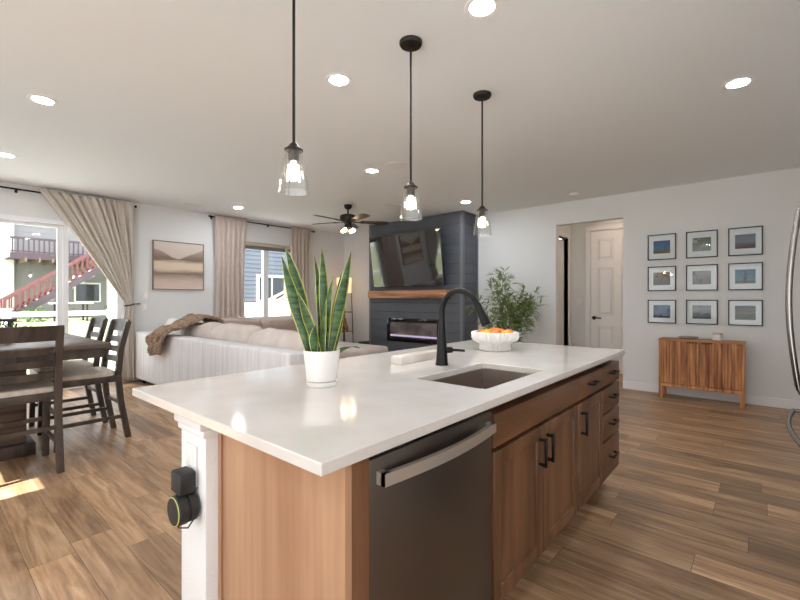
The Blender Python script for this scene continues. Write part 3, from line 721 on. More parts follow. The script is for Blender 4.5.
# pendants
def pendant(x, y, label, first=None):
    if first: return dup(first, (x, y, H), label=label)
    o = thing('pendant_lamp', label, 'pendant lamp', (x, y, H), 0, 'glass pendants above the island')
    obj('canopy', B().lathe([(.066, 0), (.066, -.012), (.060, -.022), (.012, -.026), (.012, -.034), (0, -.034)], (x, y, H), 32), 'bronze', o)
    obj('rod', B().cyl((x, y, H-.03), (x, y, 1.925), .0065, seg=12), 'bronze', o)
    obj('cap', B().lathe([(.0, 1.935), (.012, 1.93), (.022, 1.918), (.03, 1.906), (.04, 1.902), (.04, 1.896), (.0, 1.896)], (x, y, 0), 28), 'bronze', o)
    s_ = obj('socket', B().lathe([(.021, 1.896), (.023, 1.888), (.023, 1.852), (.018, 1.848), (0, 1.848)], (x, y, 0), 24), 'bronze', o)
    obj('bulb', B().lathe([(.010, 1.85), (.011, 1.838), (.018, 1.818), (.021, 1.802), (.018, 1.786), (.009, 1.777), (0, 1.775)], (x, y, 0), 20), 'bulb', s_)
    sh = B(); n = 80; ring = lambda r, z: [Vector((x+r*(1+.022*math.cos(16*2*PI*j/n))*math.cos(2*PI*j/n), y+r*(1+.022*math.cos(16*2*PI*j/n))*math.sin(2*PI*j/n), z)) for j in range(n)]
    sh.rings([ring(.030, 1.894), ring(.038, 1.892), ring(.045, 1.86), ring(.066, 1.722), ring(.0665, 1.718), ring(.0635, 1.718), ring(.0605, 1.735), ring(.042, 1.86), ring(.036, 1.888)], cap=False)
    obj('glass_shade', sh, 'shade', o, smooth=50)
    return o
p0 = pendant(1.888, 1.536, 'glass pendant above the sink, middle of the row of three')
pendant(1.085, 1.536, 'glass pendant closest to the camera, above the snake plant', p0)
pendant(2.709, 1.536, 'glass pendant above the fruit bowl, nearest the fireplace wall', p0)

# ------------------------------------------------------------------ ceiling fixtures
def downlight(x, y, label, first=None):
    if first: return dup(first, (x, y, H), label=label)
    o = thing('recessed_light', label, 'ceiling light', (x, y, H), 0, 'recessed ceiling lights')
    obj('trim_ring', B().lathe([(.062, -.001), (.064, -.004), (.086, -.005), (.09, 0), (.062, 0)], (x, y, H), 36, cap=False), 'trimwhite', o)
    obj('lens', B().lathe([(.064, -.0005), (.064, -.002), (0, -.0025)], (x, y, H), 32), 'lens', o)
    return o
DL = [(1.897, 1.077, 'lit recessed ceiling light nearest the camera, above the island sink'), (1.898, 2.172, 'lit recessed ceiling light just behind the row of pendants'), (3.71, .119, 'lit recessed ceiling light on the refrigerator side of the island'),
      (.65, 4.07, 'lit recessed ceiling light above the near side of the dining table'), (.65, 5.91, 'lit recessed ceiling light above the dining table by the patio door'), (3.49, 3.42, 'lit recessed ceiling light beside the round ceiling speaker'),
      (5.55, 3.43, 'lit recessed ceiling light in front of the fireplace wall'), (3.48, 6.44, 'lit recessed ceiling light above the curtain of the living room window')]
l0 = None
for x, y, t in DL:
    r_ = downlight(x, y, t, l0); l0 = l0 or r_
for x, y, t in ((.1, -1.0, 'lit recessed ceiling light over the kitchen behind the camera'), (-1.2, 1.1, 'lit recessed ceiling light by the rear wall facing the island end'), (-1.2, 3.2, 'lit recessed ceiling light by the rear wall near the dining table')):
    downlight(x, y, t, l0)
hl = downlight(7.2, 1.55, 'added unseen ceiling light brightening the hallway', l0)  # lamp added to lift the hall brightness, none is seen there
for ch_ in hl.children:
    if ch_.name.startswith('lens'): ch_.data = ch_.data.copy(); ch_.data.materials[0] = emit('warm_lens', (255, 226, 200), 70)
for x, y, t in ((3.52, 3.08, 'round white ceiling speaker grille beside a recessed light'), (5.0, 4.45, 'faint round white ceiling speaker grille near the fan')):
    tag(obj('ceiling_speaker', B().lathe([(.115, 0), (.115, -.004), (.10, -.006), (0, -.006)], (x, y, H), 40), 'register', loc=(x, y, H)), t, 'speaker', 'ceiling speakers')
sdv = thing('smoke_detector', 'small white smoke detector on the ceiling by the hallway', 'smoke detector', (6.09, 2.0, H))
obj('base', B().lathe([(.065, 0), (.065, -.012), (0, -.012)], (6.09, 2.0, H), 32), 'white', sdv)
obj('dome', B().lathe([(.055, -.012), (.05, -.03), (.03, -.036), (0, -.037)], (6.09, 2.0, H), 32), 'white', sdv)
cv = thing('ceiling_vent', 'small rectangular ceiling vent beside the patio curtain', 'vent', (2.92, 6.82, H))
obj('frame', B().box(2.80, 6.74, H-.008, 3.04, 6.76, H).box(2.80, 6.88, H-.008, 3.04, 6.90, H).box(2.80, 6.76, H-.008, 2.82, 6.88, H).box(3.02, 6.76, H-.008, 3.04, 6.88, H), 'register', cv)
b = B()
for k in range(5): b.box(2.82, 6.768+k*.023, H-.007, 3.02, 6.778+k*.023, H-.001)
obj('slats', b, 'register', cv)

# ceiling fan
fx, fy = 4.515, 4.952
fan = thing('ceiling_fan', 'dark bronze ceiling fan with five blades and a lit lamp cluster', 'ceiling fan', (fx, fy, H))
obj('canopy', B().lathe([(.06, 0), (.065, -.02), (.05, -.055), (.03, -.07), (0, -.07)], (fx, fy, H), 28), 'bronze', fan)
obj('downrod', B().cyl((fx, fy, H-.06), (fx, fy, H-.16), .014, seg=14), 'bronze', fan)
obj('motor_housing', B().lathe([(.03, -.14), (.09, -.155), (.125, -.17), (.13, -.20), (.125, -.245), (.10, -.262), (.06, -.28), (.05, -.30), (.05, -.33), (.055, -.34), (.04, -.36), (0, -.365)], (fx, fy, H), 36), 'bronze', fan)
for ph in (32, 104, 176, -112, -40):
    a = math.radians(ph); dv = -Fv*math.cos(a)+Rv*math.sin(a); rz = math.atan2(dv.y, dv.x)
    mt = Matrix.Translation((fx, fy, H-.262)) @ Matrix.Rotation(rz, 4, 'Z') @ Matrix.Rotation(math.radians(-9), 4, 'X')
    prof = [(.20, -.055), (.45, -.068), (.60, -.070), (.645, -.05), (.655, 0), (.645, .05), (.60, .070), (.45, .068), (.20, .055)]
    bl = obj('blade', B().prism(prof, lambda p, q, d: mt @ Vector((p, q, d)), -.004, .004), 'blade', fan, loc=(fx, fy, H-.262))
    obj('blade_iron', B().box(.09, -.018, -.012, .26, .018, -.003, .003, mtx=mt), 'bronze', bl)
for k in range(4):
    a = math.radians(20+90*k); dv = Vector((math.cos(a), math.sin(a), 0)); c0 = Vector((fx, fy, H-.34)); c1 = c0+dv*.075+Vector((0, 0, -.01))
    ax = (dv*.35+Vector((0, 0, -1))).normalized(); rot = ax.to_track_quat('Z', 'Y').to_matrix()
    ar = obj('lamp_arm', B().tube([c0, c0+dv*.05+Vector((0, 0, .012)), c1], .009, 10).lathe([(.012, 0), (.026, .01), (.03, .03), (.0, .03)], c1, 18, axis=rot), 'bronze', fan)
    obj('glass_shade', B().lathe([(.028, .02), (.036, .04), (.045, .085), (.043, .085), (.034, .042), (.026, .024)], c1, 20, axis=rot, cap=False), 'shade', ar)
    obj('bulb', B().lathe([(.012, .03), (.024, .05), (.026, .068), (.015, .085), (0, .088)], c1, 16, axis=rot), 'fanbulb', ar)

# ------------------------------------------------------------------ fireplace wall
BX, BY0, BY1 = 6.05, 3.80, 5.99
struct('wall_fireplace', B().box(BX+.012, BY0+.012, 0, XF, BY1-.012, H), 'darkvoid')
b = B(); z = .0
while z < H-.01:
    z1 = min(z+.166, H-.002)
    b.box(BX, BY0+.05, z+.003, BX+.012, BY1-.03, z1, .0015, 1); b.box(BX+.05, BY0, z+.003, XF-.035, BY0+.012, z1, .0015, 1)
    z += .169
struct('trim_1', b, 'shiplap')
struct('trim_2', B().box(BX-.012, BY0-.012, 0, BX+.05, BY0+.05, H-.001, .003).box(BX-.012, BY1-.04, 0, BX+.02, BY1+.01, H-.001, .003).box(XF-.035, BY0-.01, 0, XF, BY0+.012, H-.001, .003), 'shiptrim')
mt_ = thing('mantel', 'rustic brown wood beam mantel below the television', 'mantel', (5.95, 4.92, 1.275))
obj('beam', B().box(5.86, 4.0, 1.272, 6.05, 5.86, 1.41, .006), 'mantel', mt_)
fi = thing('electric_fireplace', 'black linear electric fireplace with violet glow in the charcoal wall', 'fireplace', (6.03, 4.87, .46))
b = B(); fy0, fy1, fz0, fz1 = 4.24, 5.50, .455, .895; t = .075
b.box(6.025, fy0, fz0, 6.05, fy0+t, fz1, .004).box(6.025, fy1-t, fz0, 6.05, fy1, fz1, .004).box(6.025, fy0+t, fz1-t, 6.05, fy1-t, fz1, .004).box(6.025, fy0+t, fz0, 6.05, fy1-t, fz0+.09, .004)
obj('frame', b, 'gloss', fi)
obj('firebox', B().box(6.045, fy0+t, fz0+.09, 6.049, fy1-t, fz1-t), mat('firebox_back', (92, 80, 80), .4, var=((140, 122, 122), 5)), fi)
obj('ember_bed', B().box(6.032, fy0+t+.01, fz0+.095, 6.044, fy1-t-.01, fz0+.125, .003), 'ember', fi, label='glowing violet ember strip')
obj('glass_front', B().box(6.027, fy0+t, fz0+.09, 6.029, fy1-t, fz1-t), 'picglass', fi)
tv = thing('television', 'large flat television tilted down above the wood mantel', 'television', (5.93, 4.98, 1.95))
mt = Matrix.Translation((5.83, 4.89, 1.955)) @ Matrix.Rotation(math.radians(-8), 4, 'Y') @ Matrix.Rotation(math.radians(-1.5), 4, 'Z')
obj('bezel', B().box(-.012, -.845, -.485, .03, .845, .485, .004, mtx=mt), 'blackplastic', tv)
obj('screen', B().box(-.0135, -.835, -.472, -.0115, .835, .475, mtx=mt), 'screen', tv)
obj('wall_mount', B().box(5.86, 4.7, 1.75, 6.05, 4.78, 2.10).box(5.86, 5.16, 1.75, 6.05, 5.24, 2.10).box(6.03, 4.6, 1.8, 6.05, 5.35, 2.08), 'black', tv)
tag(obj('subwoofer', B().box(6.12, 6.1, 0, 6.5, 6.40, .36, .01), 'blackplastic', loc=(6.3, 6.25, 0)), 'black box speaker on the floor beside the charcoal fireplace wall', 'speaker')

# shelf lamp in the corner
lx, ly = 6.18, 6.90
sl_ = thing('shelf_lamp', 'slim bronze shelf floor lamp with a lit square shade in the corner', 'floor lamp', (lx, ly, 0))
s = .125
for sx in (-1, 1):
    for sy in (-1, 1): obj('leg', B().bar((lx+sx*(s+.02), ly+sy*(s+.02), 0), (lx+sx*(s-.02), ly+sy*(s-.02), 1.70), .016, .016), 'bronze', sl_)
for z in (.30, .56, .98): obj('shelf', B().box(lx-s, ly-s, z-.018, lx+s, ly+s, z, .003), 'acaciah', sl_)
b = B(); q = .115
for a in ((-1, 0), (1, 0), (0, -1), (0, 1)):
    if a[0]: b.box(lx+a[0]*q-.002, ly-q, 1.385, lx+a[0]*q+.002, ly+q, 1.72)
    else: b.box(lx-q, ly+a[1]*q-.002, 1.385, lx+q, ly+a[1]*q+.002, 1.72)
obj('lamp_shade', b, 'lampshade', sl_, label='glowing cream fabric shade')
b = B()
for yy in (-1, 1): b.bar((lx-.02, ly+yy*.10-.02, .561), (lx-.02, ly+yy*.014-.02, .83), .05, .045)
b.box(lx-.04, ly-.08, .63, lx, ly+.045, .68)
tag(obj('letter_decoration', b, 'acaciah', loc=(lx, ly, .56)), 'brown wooden letter A standing on the shelf lamp', 'decoration')
pf = thing('photo_frame', 'small dark photo frame on the upper shelf of the corner lamp', 'photo frame', (lx-.03, ly, .98))
obj('frame', B().box(lx-.05, ly-.07, .98, lx-.03, ly-.05, 1.15).box(lx-.05, ly+.05, .98, lx-.03, ly+.07, 1.15).box(lx-.05, ly-.05, 1.13, lx-.03, ly+.05, 1.15).box(lx-.05, ly-.05, .98, lx-.03, ly+.05, 1.0), 'acaciah', pf)
obj('print', B().box(lx-.04, ly-.05, 1.0, lx-.035, ly+.05, 1.13), mat('print', (150, 140, 130), .5), pf)

# bamboo plant
bmx, bmy = 5.95, 2.95
bp = thing('bamboo_plant', 'leafy green bamboo plant standing beside the charcoal fireplace wall', 'potted plant', (bmx, bmy, 0))
obj('pot', B().lathe([(.11, 0), (.14, .01), (.17, .30), (.17, .32), (.155, .32), (.15, .28), (0, .28)], (bmx, bmy, 0), 36), 'ceramic', bp)
obj('soil', B().lathe([(.15, .27), (0, .29)], (bmx, bmy, 0), 24), 'soil', bp)
lf = B(); rnd = random.Random(5)
for k in range(15):
    a = rnd.uniform(0, 2*PI); spread = rnd.uniform(.05, .62); ht = 1.66-.55*(spread/.60)*rnd.uniform(.75, 1.25)
    top = Vector((bmx+.75*spread*math.cos(a), bmy+spread*math.sin(a), ht)); bs = Vector((bmx+.06*math.cos(a), bmy+.06*math.sin(a), .26))
    md_ = (bs+top)/2+Vector((-.12*math.cos(a)*spread, -.2*math.sin(a)*spread, .12))
    pts = [bs*(1-t)**2+md_*2*t*(1-t)+top*t*t for t in [i/10 for i in range(11)]]
    obj('stem', B().tube(pts, [.006-.0035*i/10 for i in range(11)], 6), 'stem', bp)
    for i in range(3, 11):
        for _ in range(5 if i > 4 else 2):
            d_ = Vector((rnd.uniform(-1, 1), rnd.uniform(-1, 1), rnd.uniform(-.2, .8))).normalized(); p = pts[i]+d_*rnd.uniform(.03, .14)
            if p.x > 6.4: p.x = 6.4
            for _q in range(3):
                dd = (d_+Vector((rnd.uniform(-.7, .7), rnd.uniform(-.7, .7), rnd.uniform(-.5, .4)))).normalized()
                random.seed(rnd.random()); p.x = min(p.x, 6.33); dd.x = min(dd.x, .15); blade(lf, p, dd, rnd.uniform(.10, .17), .026)
obj('foliage', lf, 'bamboo', bp, smooth=0)
random.seed(11)

# ------------------------------------------------------------------ gallery wall and console
P = M
pics = [
 [('sky over a hill town', 'framed photo of blue sky over rooftops, top row nearest the hallway', [(0, (120, 96, 78)), (.2, (150, 120, 92)), (.27, (108, 112, 104)), (.31, (120, 170, 210)), (1, (62, 124, 186))], 26, .08, None),
  ('x', 'framed pale photo of figures among green leaves, top row middle', [(0, (214, 214, 214)), (.3, (190, 194, 186)), (.6, (160, 168, 152)), (1, (120, 134, 112))], 22, .5, ((226, 226, 224), 14, .52)),
  ('x', 'framed photo of a brown village under grey sky, top row nearest the refrigerator', [(0, (96, 84, 78)), (.25, (128, 108, 98)), (.36, (150, 148, 158)), (.5, (190, 192, 204)), (1, (170, 174, 190))], 24, .10, None)],
 [('x', 'framed photo of golden lit trees, middle row nearest the hallway', [(0, (66, 50, 32)), (.4, (132, 102, 60)), (.7, (176, 138, 84)), (1, (206, 170, 110))], 26, .7, ((60, 46, 34), 30, .56)),
  ('x', 'framed washed out photo with grey rocks, centre of the nine', [(0, (150, 140, 136)), (.4, (180, 170, 166)), (.7, (206, 204, 204)), (1, (216, 216, 218))], 22, .5, ((110, 98, 94), 20, .60)),
  ('x', 'framed photo of a dark tower against blue sky, middle row', [(0, (70, 66, 60)), (.18, (90, 92, 86)), (.26, (150, 190, 196)), (.6, (46, 140, 186)), (1, (24, 104, 160))], 26, .06, None)],
 [('x', 'framed photo of dark shapes on deep blue, bottom row nearest the hallway', [(0, (58, 92, 128)), (.5, (70, 122, 168)), (1, (92, 150, 190))], 18, .4, ((38, 44, 52), 24, .55)),
  ('x', 'framed black and white photo of a misty valley, bottom row middle', [(0, (44, 46, 46)), (.25, (70, 72, 72)), (.5, (150, 152, 152)), (.75, (206, 208, 208)), (1, (120, 124, 126))], 16, .6, None),
  ('x', 'framed photo of a dark sunset over hills, bottom row nearest the refrigerator', [(0, (34, 36, 34)), (.35, (62, 62, 48)), (.48, (176, 140, 66)), (.6, (112, 112, 98)), (1, (74, 82, 92))], 14, .12, None)]]
rows = [(2.118, 1.758, ), (1.69, 1.362), (1.244, .934)]; cols = [(1.167, .842), (.734, .405), (.304, -.019)]
for r in range(3):
    for cidx in range(3):
        z1, z0 = rows[r][0], rows[r][1]; y1, y0 = cols[cidx]
        if r == 0: z0 += .0; z0 = z1-.34
        _, lab, stops, ns, na, blot = pics[r][cidx]
        cy, cz = (y0+y1)/2, (z0+z1)/2
        o = thing('picture_frame', lab, 'picture', (XF, cy, cz), 0, 'nine framed photos on the far wall')
        w_ = .012
        b = B().box(XF-.026, y0, z0, XF-.001, y0+w_, z1, .001).box(XF-.026, y1-w_, z0, XF-.001, y1, z1, .001).box(XF-.026, y0+w_, z0, XF-.001, y1-w_, z0+w_, .001).box(XF-.026, y0+w_, z1-w_, XF-.001, y1-w_, z1, .001)
        obj('frame', b, 'frameblack', o)
        obj('mat_board', B().box(XF-.012, y0+w_, z0+w_, XF-.003, y1-w_, z1-w_), 'paper', o)
        hw_, hh = .096, .085
        pm = ramp_mat('photo_print', stops, 'Z', -hh, hh, ns, na, .5, blot)
        pr = obj('photo', B().box(XF-.0135, cy-hw_, cz-hh, XF-.0115, cy+hw_, cz+hh), pm, o, loc=(XF, cy, cz))
        if (r, cidx) == (1, 2):
            obj('tower', B().prism([(-.018, -hh+.012), (.018, -hh+.012), (.015, .02), (.008, .055), (0, .062), (-.008, .055), (-.015, .02)], lambda a, q, d: (d, cy+a, cz+q), XF-.0142, XF-.0134), mat('tower_print', (30, 36, 42), .6), pr)
        obj('glass', B().box(XF-.020, y0+w_, z0+w_, XF-.0185, y1-w_, z1-w_), 'picglass', o)

cs = thing('sideboard', 'slatted acacia sideboard on splayed legs under the framed photos', 'sideboard', (6.37, .565, 0))
cy0, cy1, cx0, cx1 = .14, .99, 6.22, 6.50
b = B().box(cx0, cy0, .73, cx1, cy1, .755, .003)
obj('top', b, 'acaciah', cs)
obj('body', B().box(cx0+.02, cy0, .17, cx1, cy0+.02, .73).box(cx0+.02, cy1-.02, .17, cx1, cy1, .73).box(cx1-.015, cy0+.02, .17, cx1, cy1-.02, .73).box(cx0+.02, cy0+.02, .17, cx1-.015, cy1-.02, .19).box(cx0, cy0, .17, cx0+.02, cy0+.025, .73).box(cx0, cy1-.025, .17, cx0+.02, cy1, .73).box(cx0+.001, cy0+.025, .155, cx0+.02, cy1-.025, .195), 'acacia', cs)
cm = (cy0+cy1)/2
for a, b_ in ((cy0+.028, cm-.002), (cm+.002, cy1-.028)):
    b = B().box(cx0+.012, a, .20, cx0+.022, b_, .728)
    n = 13; st_ = (b_-a)/n
    for k in range(n):
        b.box(cx0-.002-.007*(k % 3 == 1), a+k*st_+.004, .20, cx0+.0125, a+(k+1)*st_-.004, .722, .003, 1)
    obj('door', b, 'acacia', cs)
for yy in (cm-.075, cm+.075): obj('finger_pull', B().box(cx0-.001, yy-.05, .705, cx0+.004, yy+.05, .7285, .001), 'darkvoid', cs)
for yy, dy in ((cy0+.022, -.0), (cy1-.022, 0)):
    for xx in (cx0+.022, cx1-.022): obj('leg', B().bar((xx, yy+dy, 0), (xx, yy, .17), .044, .044, .003), 'acacia', cs)
dsh = tag(obj('shallow_dish', B().lathe([(.05, 0), (.06, .004), (.10, .018), (.115, .026), (.112, .028), (.095, .02), (.05, .008), (0, .008)], (6.36, .69, .755), 36), mat('stone_dish', (176, 160, 146), .5), loc=(6.36, .69, .755)), 'shallow stone coloured dish on the sideboard', 'dish')
jr = thing('candle_jar', 'white lidded candle jar on the sideboard', 'jar', (6.38, .40, .755))
obj('jar', B().lathe([(.048, 0), (.052, .004), (.052, .062), (.047, .068), (0, .068)], (6.38, .40, .755), 28), 'ceramic', jr)
obj('lid', B().lathe([(.049, .069), (.049, .085), (.045, .088), (0, .088)], (6.38, .40, .755), 28), 'handle', jr, label='metal lid')

# switches
for nm, x, y, z, ax, t in (('light_switch', 7.75, 2.44, 1.18, 'x', 'white light switch plate inside the hallway'), ('light_switch', 2.40, YL, 1.31, 'y', 'upper white switch plate below the landscape painting'), ('wall_outlet', 2.40, YL, 1.13, 'y', 'lower white outlet plate below the landscape painting')):
    o = thing(nm, t, 'switch' if 'switch' in nm else 'outlet', (x, y, z))
    if ax == 'x': obj('plate', B().box(x-.007, y-.058, z-.06, x, y+.058, z+.06, .002), 'white', o); obj('rocker', B().box(x-.010, y-.035, z-.033, x-.006, y+.035, z+.033, .002), 'trimwhite', o)
    else: obj('plate', B().box(x-.04, y-.007, z-.06, x+.04, y, z+.06, .002), 'white', o); obj('rocker', B().box(x-.017, y-.010, z-.033, x+.017, y-.006, z+.033, .002), 'trimwhite', o)

# landscape painting
def painting_mat():
    m, nt, p = new_mat('sepia_landscape'); N = nt.nodes; L = nt.links
    def mth(op, a, b=None, c=None):
        n = N.new('ShaderNodeMath'); n.operation = op
        for i, v in enumerate((a, b, c)):
            if v is None: continue
            if isinstance(v, (int, float)): n.inputs[i].default_value = v
            else: L.new(v, n.inputs[i])
        return n.outputs[0]
    tc = N.new('ShaderNodeTexCoord'); sep = N.new('ShaderNodeSeparateXYZ'); L.new(tc.outputs['Object'], sep.inputs[0])
    X, Z = sep.outputs[0], sep.outputs[2]
    mp = N.new('ShaderNodeMapping'); mp.inputs['Scale'].default_value = (2.5, 1, 16); L.new(tc.outputs['Object'], mp.inputs[0])
    n = N.new('ShaderNodeTexNoise'); n.inputs['Scale'].default_value = 1; n.inputs['Detail'].default_value = 5; L.new(mp.outputs[0], n.inputs['Vector'])
    w_ = mth('MULTIPLY_ADD', n.outputs[0], .11, mth('SUBTRACT', Z, .055))
    r = N.new('ShaderNodeMapRange'); r.inputs[1].default_value = -.385; r.inputs[2].default_value = .385; L.new(w_, r.inputs[0])
    rp = N.new('ShaderNodeValToRGB'); e = rp.color_ramp.elements
    st = [(0, (216, 198, 186)), (.16, (206, 186, 174)), (.27, (172, 152, 138)), (.33, (132, 114, 100)), (.37, (160, 142, 128)), (.41, (206, 188, 166)), (.46, (222, 204, 176)), (.56, (218, 200, 176)), (.60, (176, 156, 138)), (.635, (118, 98, 82)), (.66, (206, 190, 176)), (1, (220, 208, 198))]
    e[0].position = 0; e[0].color = srgb(*st[0][1]); e[1].position = 1; e[1].color = srgb(*st[-1][1])
    for q, c_ in st[1:-1]: x = e.new(q); x.color = srgb(*c_)
    L.new(r.outputs[0], rp.inputs[0])
    # two hills falling towards the middle above the horizon line
    mp2 = N.new('ShaderNodeMapping'); mp2.inputs['Scale'].default_value = (6, 1, 6); L.new(tc.outputs['Object'], mp2.inputs[0])
    n2 = N.new('ShaderNodeTexNoise'); n2.inputs['Scale'].default_value = 1; L.new(mp2.outputs[0], n2.inputs['Vector'])
    ax = mth('ABSOLUTE', mth('ADD', X, .02))
    top = mth('MULTIPLY_ADD', ax, .50, mth('MULTIPLY_ADD', n2.outputs[0], .08, .055))
    hill = N.new('ShaderNodeMapRange'); hill.inputs[1].default_value = -.012; hill.inputs[2].default_value = .012; L.new(mth('SUBTRACT', top, Z), hill.inputs[0])
    abv = N.new('ShaderNodeMapRange'); abv.inputs[1].default_value = .085; abv.inputs[2].default_value = .115; L.new(Z, abv.inputs[0])
    mk = mth('MULTIPLY', hill.outputs[0], abv.outputs[0])
    hc = N.new('ShaderNodeValToRGB'); h = hc.color_ramp.elements; h[0].position = .1; h[0].color = srgb(124, 104, 88); h[1].position = .30; h[1].color = srgb(188, 168, 154); L.new(Z, hc.inputs[0])
    mx = N.new('ShaderNodeMix'); mx.data_type = 'RGBA'; L.new(mk, mx.inputs[0]); L.new(rp.outputs[0], mx.inputs[6]); L.new(hc.outputs[0], mx.inputs[7])
    L.new(mx.outputs[2], p.inputs['Base Color']); p.inputs['Roughness'].default_value = .8
    return m
pa = thing('landscape_painting', 'sepia landscape painting in a thin frame on the window wall', 'painting', (2.9, YL, 1.80))
x0, x1, z0, z1 = 2.50, 3.30, 1.405, 2.19
obj('frame', B().box(x0, YL-.035, z0, x0+.014, YL-.001, z1).box(x1-.014, YL-.035, z0, x1, YL-.001, z1).box(x0+.014, YL-.035, z0, x1-.014, YL-.001, z0+.014).box(x0+.014, YL-.035, z1-.014, x1-.014, YL-.001, z1), mat('driftwood_frame', (128, 114, 104), .6), pa)
obj('canvas', B().box(x0+.014, YL-.028, z0+.014, x1-.014, YL-.004, z1-.014), painting_mat(), pa, loc=(2.9, YL-.01, 1.797))

# ------------------------------------------------------------------ curtains
def rod(x0, x1, z, y, label, brackets):
    o = thing('curtain_rod', label, 'curtain rod', ((x0+x1)/2, y, z), 0, 'black curtain rods')
    obj('rod', B().cyl((x0, y, z), (x1, y, z), .011, seg=12), 'black', o)
    for x, s_ in ((x0, -1), (x1, 1)): obj('finial', B().cyl((x, y, z), (x+s_*.045, y, z), .017, seg=14), 'black', o)
    for x in brackets: obj('bracket', B().box(x-.008, y-.006, z-.016, x+.008, YL, z-.010).box(x-.008, y-.012, z-.018, x+.008, y+.014, z-.008).box(x-.014, YL-.006, z-.04, x+.014, YL, z+.015), 'black', o)
rod(-1.0, 2.22, 2.665, 7.245, 'long black curtain rod above the patio door', (-.6, .9, 2.19))
rod(3.42, 5.60, 2.69, 7.245, 'black curtain rod above the living room window', (3.44, 4.55, 5.55))
# gathered curtain of the patio door
cu = thing('curtain', 'beige linen curtain gathered to the side of the patio door', 'curtain', (1.8, 7.22, 0))
def c1(u, v):
    z = 2.70-v*2.66; fold = 11
    tz = 1.17; zz = z
    if z >= tz:
        t = (2.70-z)/(2.70-tz)
        xl = 1.10+(2.115-1.10)*(t**.92); xr = 2.215+.01*math.sin(t*PI)
    else:
        t = (tz-z)/tz; xl = 2.115-.07*min(1, t*2.5); xr = 2.215+.012*min(1, t*3)
    wd = (xr-xl)/1.05
    x = xl+(xr-xl)*u
    amp = .016+.022*wd if z >= tz else .030
    head = max(0, 1-(2.70-z)/.10)
    y = 7.222-.032*max(0,1-v*9)+amp*(1-.45*max(0,1-v*9))*(math.sin(2*PI*fold*u+1.6*math.sin(7*u+.6*z))*(.6+.5*math.sin(9*u+2)**2)+.35*math.sin(2*PI*fold*1.7*u+z))-.012*math.sin(5*u*PI+z*2)
    y += head*.012*math.sin(2*PI*24*u)
    if wd < .6: y += -.015*math.sin(PI*u)
    # sag of the swept side
    if z >= tz: zz -= 0
    return Vector((x+.008*math.cos(2*PI*fold*u), min(y, 7.275), zz))
obj('panel', B().sheet(c1, 120, 60), 'curtain', cu, solid=.004, smooth=70)
obj('tieback', B().tube([(2.10+.062*(1-math.cos(a*PI/10)) if False else 2.165+.066*math.cos(a*PI/12), 7.215+.055*math.sin(a*PI/12), 1.165+.014*math.cos(a*PI/12)) for a in range(24)], .009, 8, closed=True), 'black', cu)
obj('holdback', B().tube([(2.30, 7.30, 1.18), (2.30, 7.20, 1.18), (2.24, 7.17, 1.18)], .008, 8), 'black', cu)
def straight(x0, x1, label, n, seed, flare=0):
    o = thing('curtain', label, 'curtain', ((x0+x1)/2, 7.22, 0), 0, 'taupe curtains of the living room window')
    def fn(u, v):
        z = 2.715-v*2.69
        t = 1.0-.10*math.sin(PI*min(1, v*1.2)); xc = (x0+x1)/2
        x = xc+(u-.5)*(x1-x0)*t+.01*math.cos(2*PI*n*u)+flare*v*.02
        y = 7.218-.030*max(0,1-v*9)+(.022+.010*v)*(1-.5*max(0,1-v*9))*math.sin(2*PI*n*u+seed+.5*math.sin(2.5*v+seed))+.008*math.sin(2*PI*n*.5*u+v*3)
        y += max(0, 1-v*16)*.010*math.sin(2*PI*n*3*u)
        return Vector((x, min(y, 7.272), z))
    obj('panel', B().sheet(fn, 90, 40), 'curtain2', o, solid=.004, smooth=70)
straight(3.45, 4.05, 'taupe curtain hanging beside the landscape painting side of the window', 6, .4)
straight(5.01, 5.50, 'taupe curtain hanging on the fireplace side of the living room window', 5, 1.9)

# ------------------------------------------------------------------ sectional sofa
sf = thing('sectional_sofa', 'large pale woven sectional sofa facing the fireplace', 'sofa', (3.5, 5.2, 0))
SXa, SYa, SYb = 2.22, 3.22, 7.165
obj('back_frame', B().box(SXa, SYa, .06, SXa+.22, SYb, .765, .03, 3), 'sofa', sf)
obj('back_frame', B().box(SXa+.221, SYb-.22, .06, 5.25, SYb, .765, .03, 3), 'sofa', sf)
obj('base', B().box(SXa+.222, SYa+.01, .06, 3.28, SYb-.222, .30, .02, 2), 'sofa', sf)
obj('base', B().box(3.281, 6.0, .06, 5.25, SYb-.222, .30, .02, 2), 'sofa', sf)
obj('base', B().box(4.42, 4.72, .06, 5.25, 5.999, .30, .02, 2), 'sofa', sf)
for a, b_ in ((3.24, 4.45), (4.46, 5.65), (5.66, 6.88)): obj('seat_cushion', B().box(2.56, a, .30, 3.30, b_, .47, .05, 4), 'cushion', sf)
obj('seat_cushion', B().box(3.31, 6.0, .30, 4.40, 6.72, .47, .05, 4), 'cushion', sf)
obj('seat_cushion', B().box(4.41, 4.72, .30, 5.24, 6.72, .47, .06, 4), 'cushion', sf)
RT = lambda ax, d: Matrix.Rotation(math.radians(d), 3, ax)
for (yc, L, zc, dz) in ((3.88, 1.16, .685, .46), (4.90, .90, .71, .46), (5.74, .82, .705, .46)):
    obj('back_cushion', B().pillow((2.615, yc, zc), (.30, L, dz), RT('Y', 14), .42, 28, wob=.045), 'cushion', sf, smooth=80)
for (xc, L) in ((3.62, .86), (4.52, .92)):
    obj('back_cushion', B().pillow((xc, 6.77, .70), (L, .27, .46), RT('X', 14), .42, 28, wob=.04), 'cushion2', sf, smooth=80)
for x, y in ((2.3, 3.3), (2.3, 7.02), (5.15, 7.02), (5.15, 4.8), (3.2, 3.3)): obj('foot', B().cyl((x, y, 0), (x, y, .07), .022, .028, 14), 'black', sf)
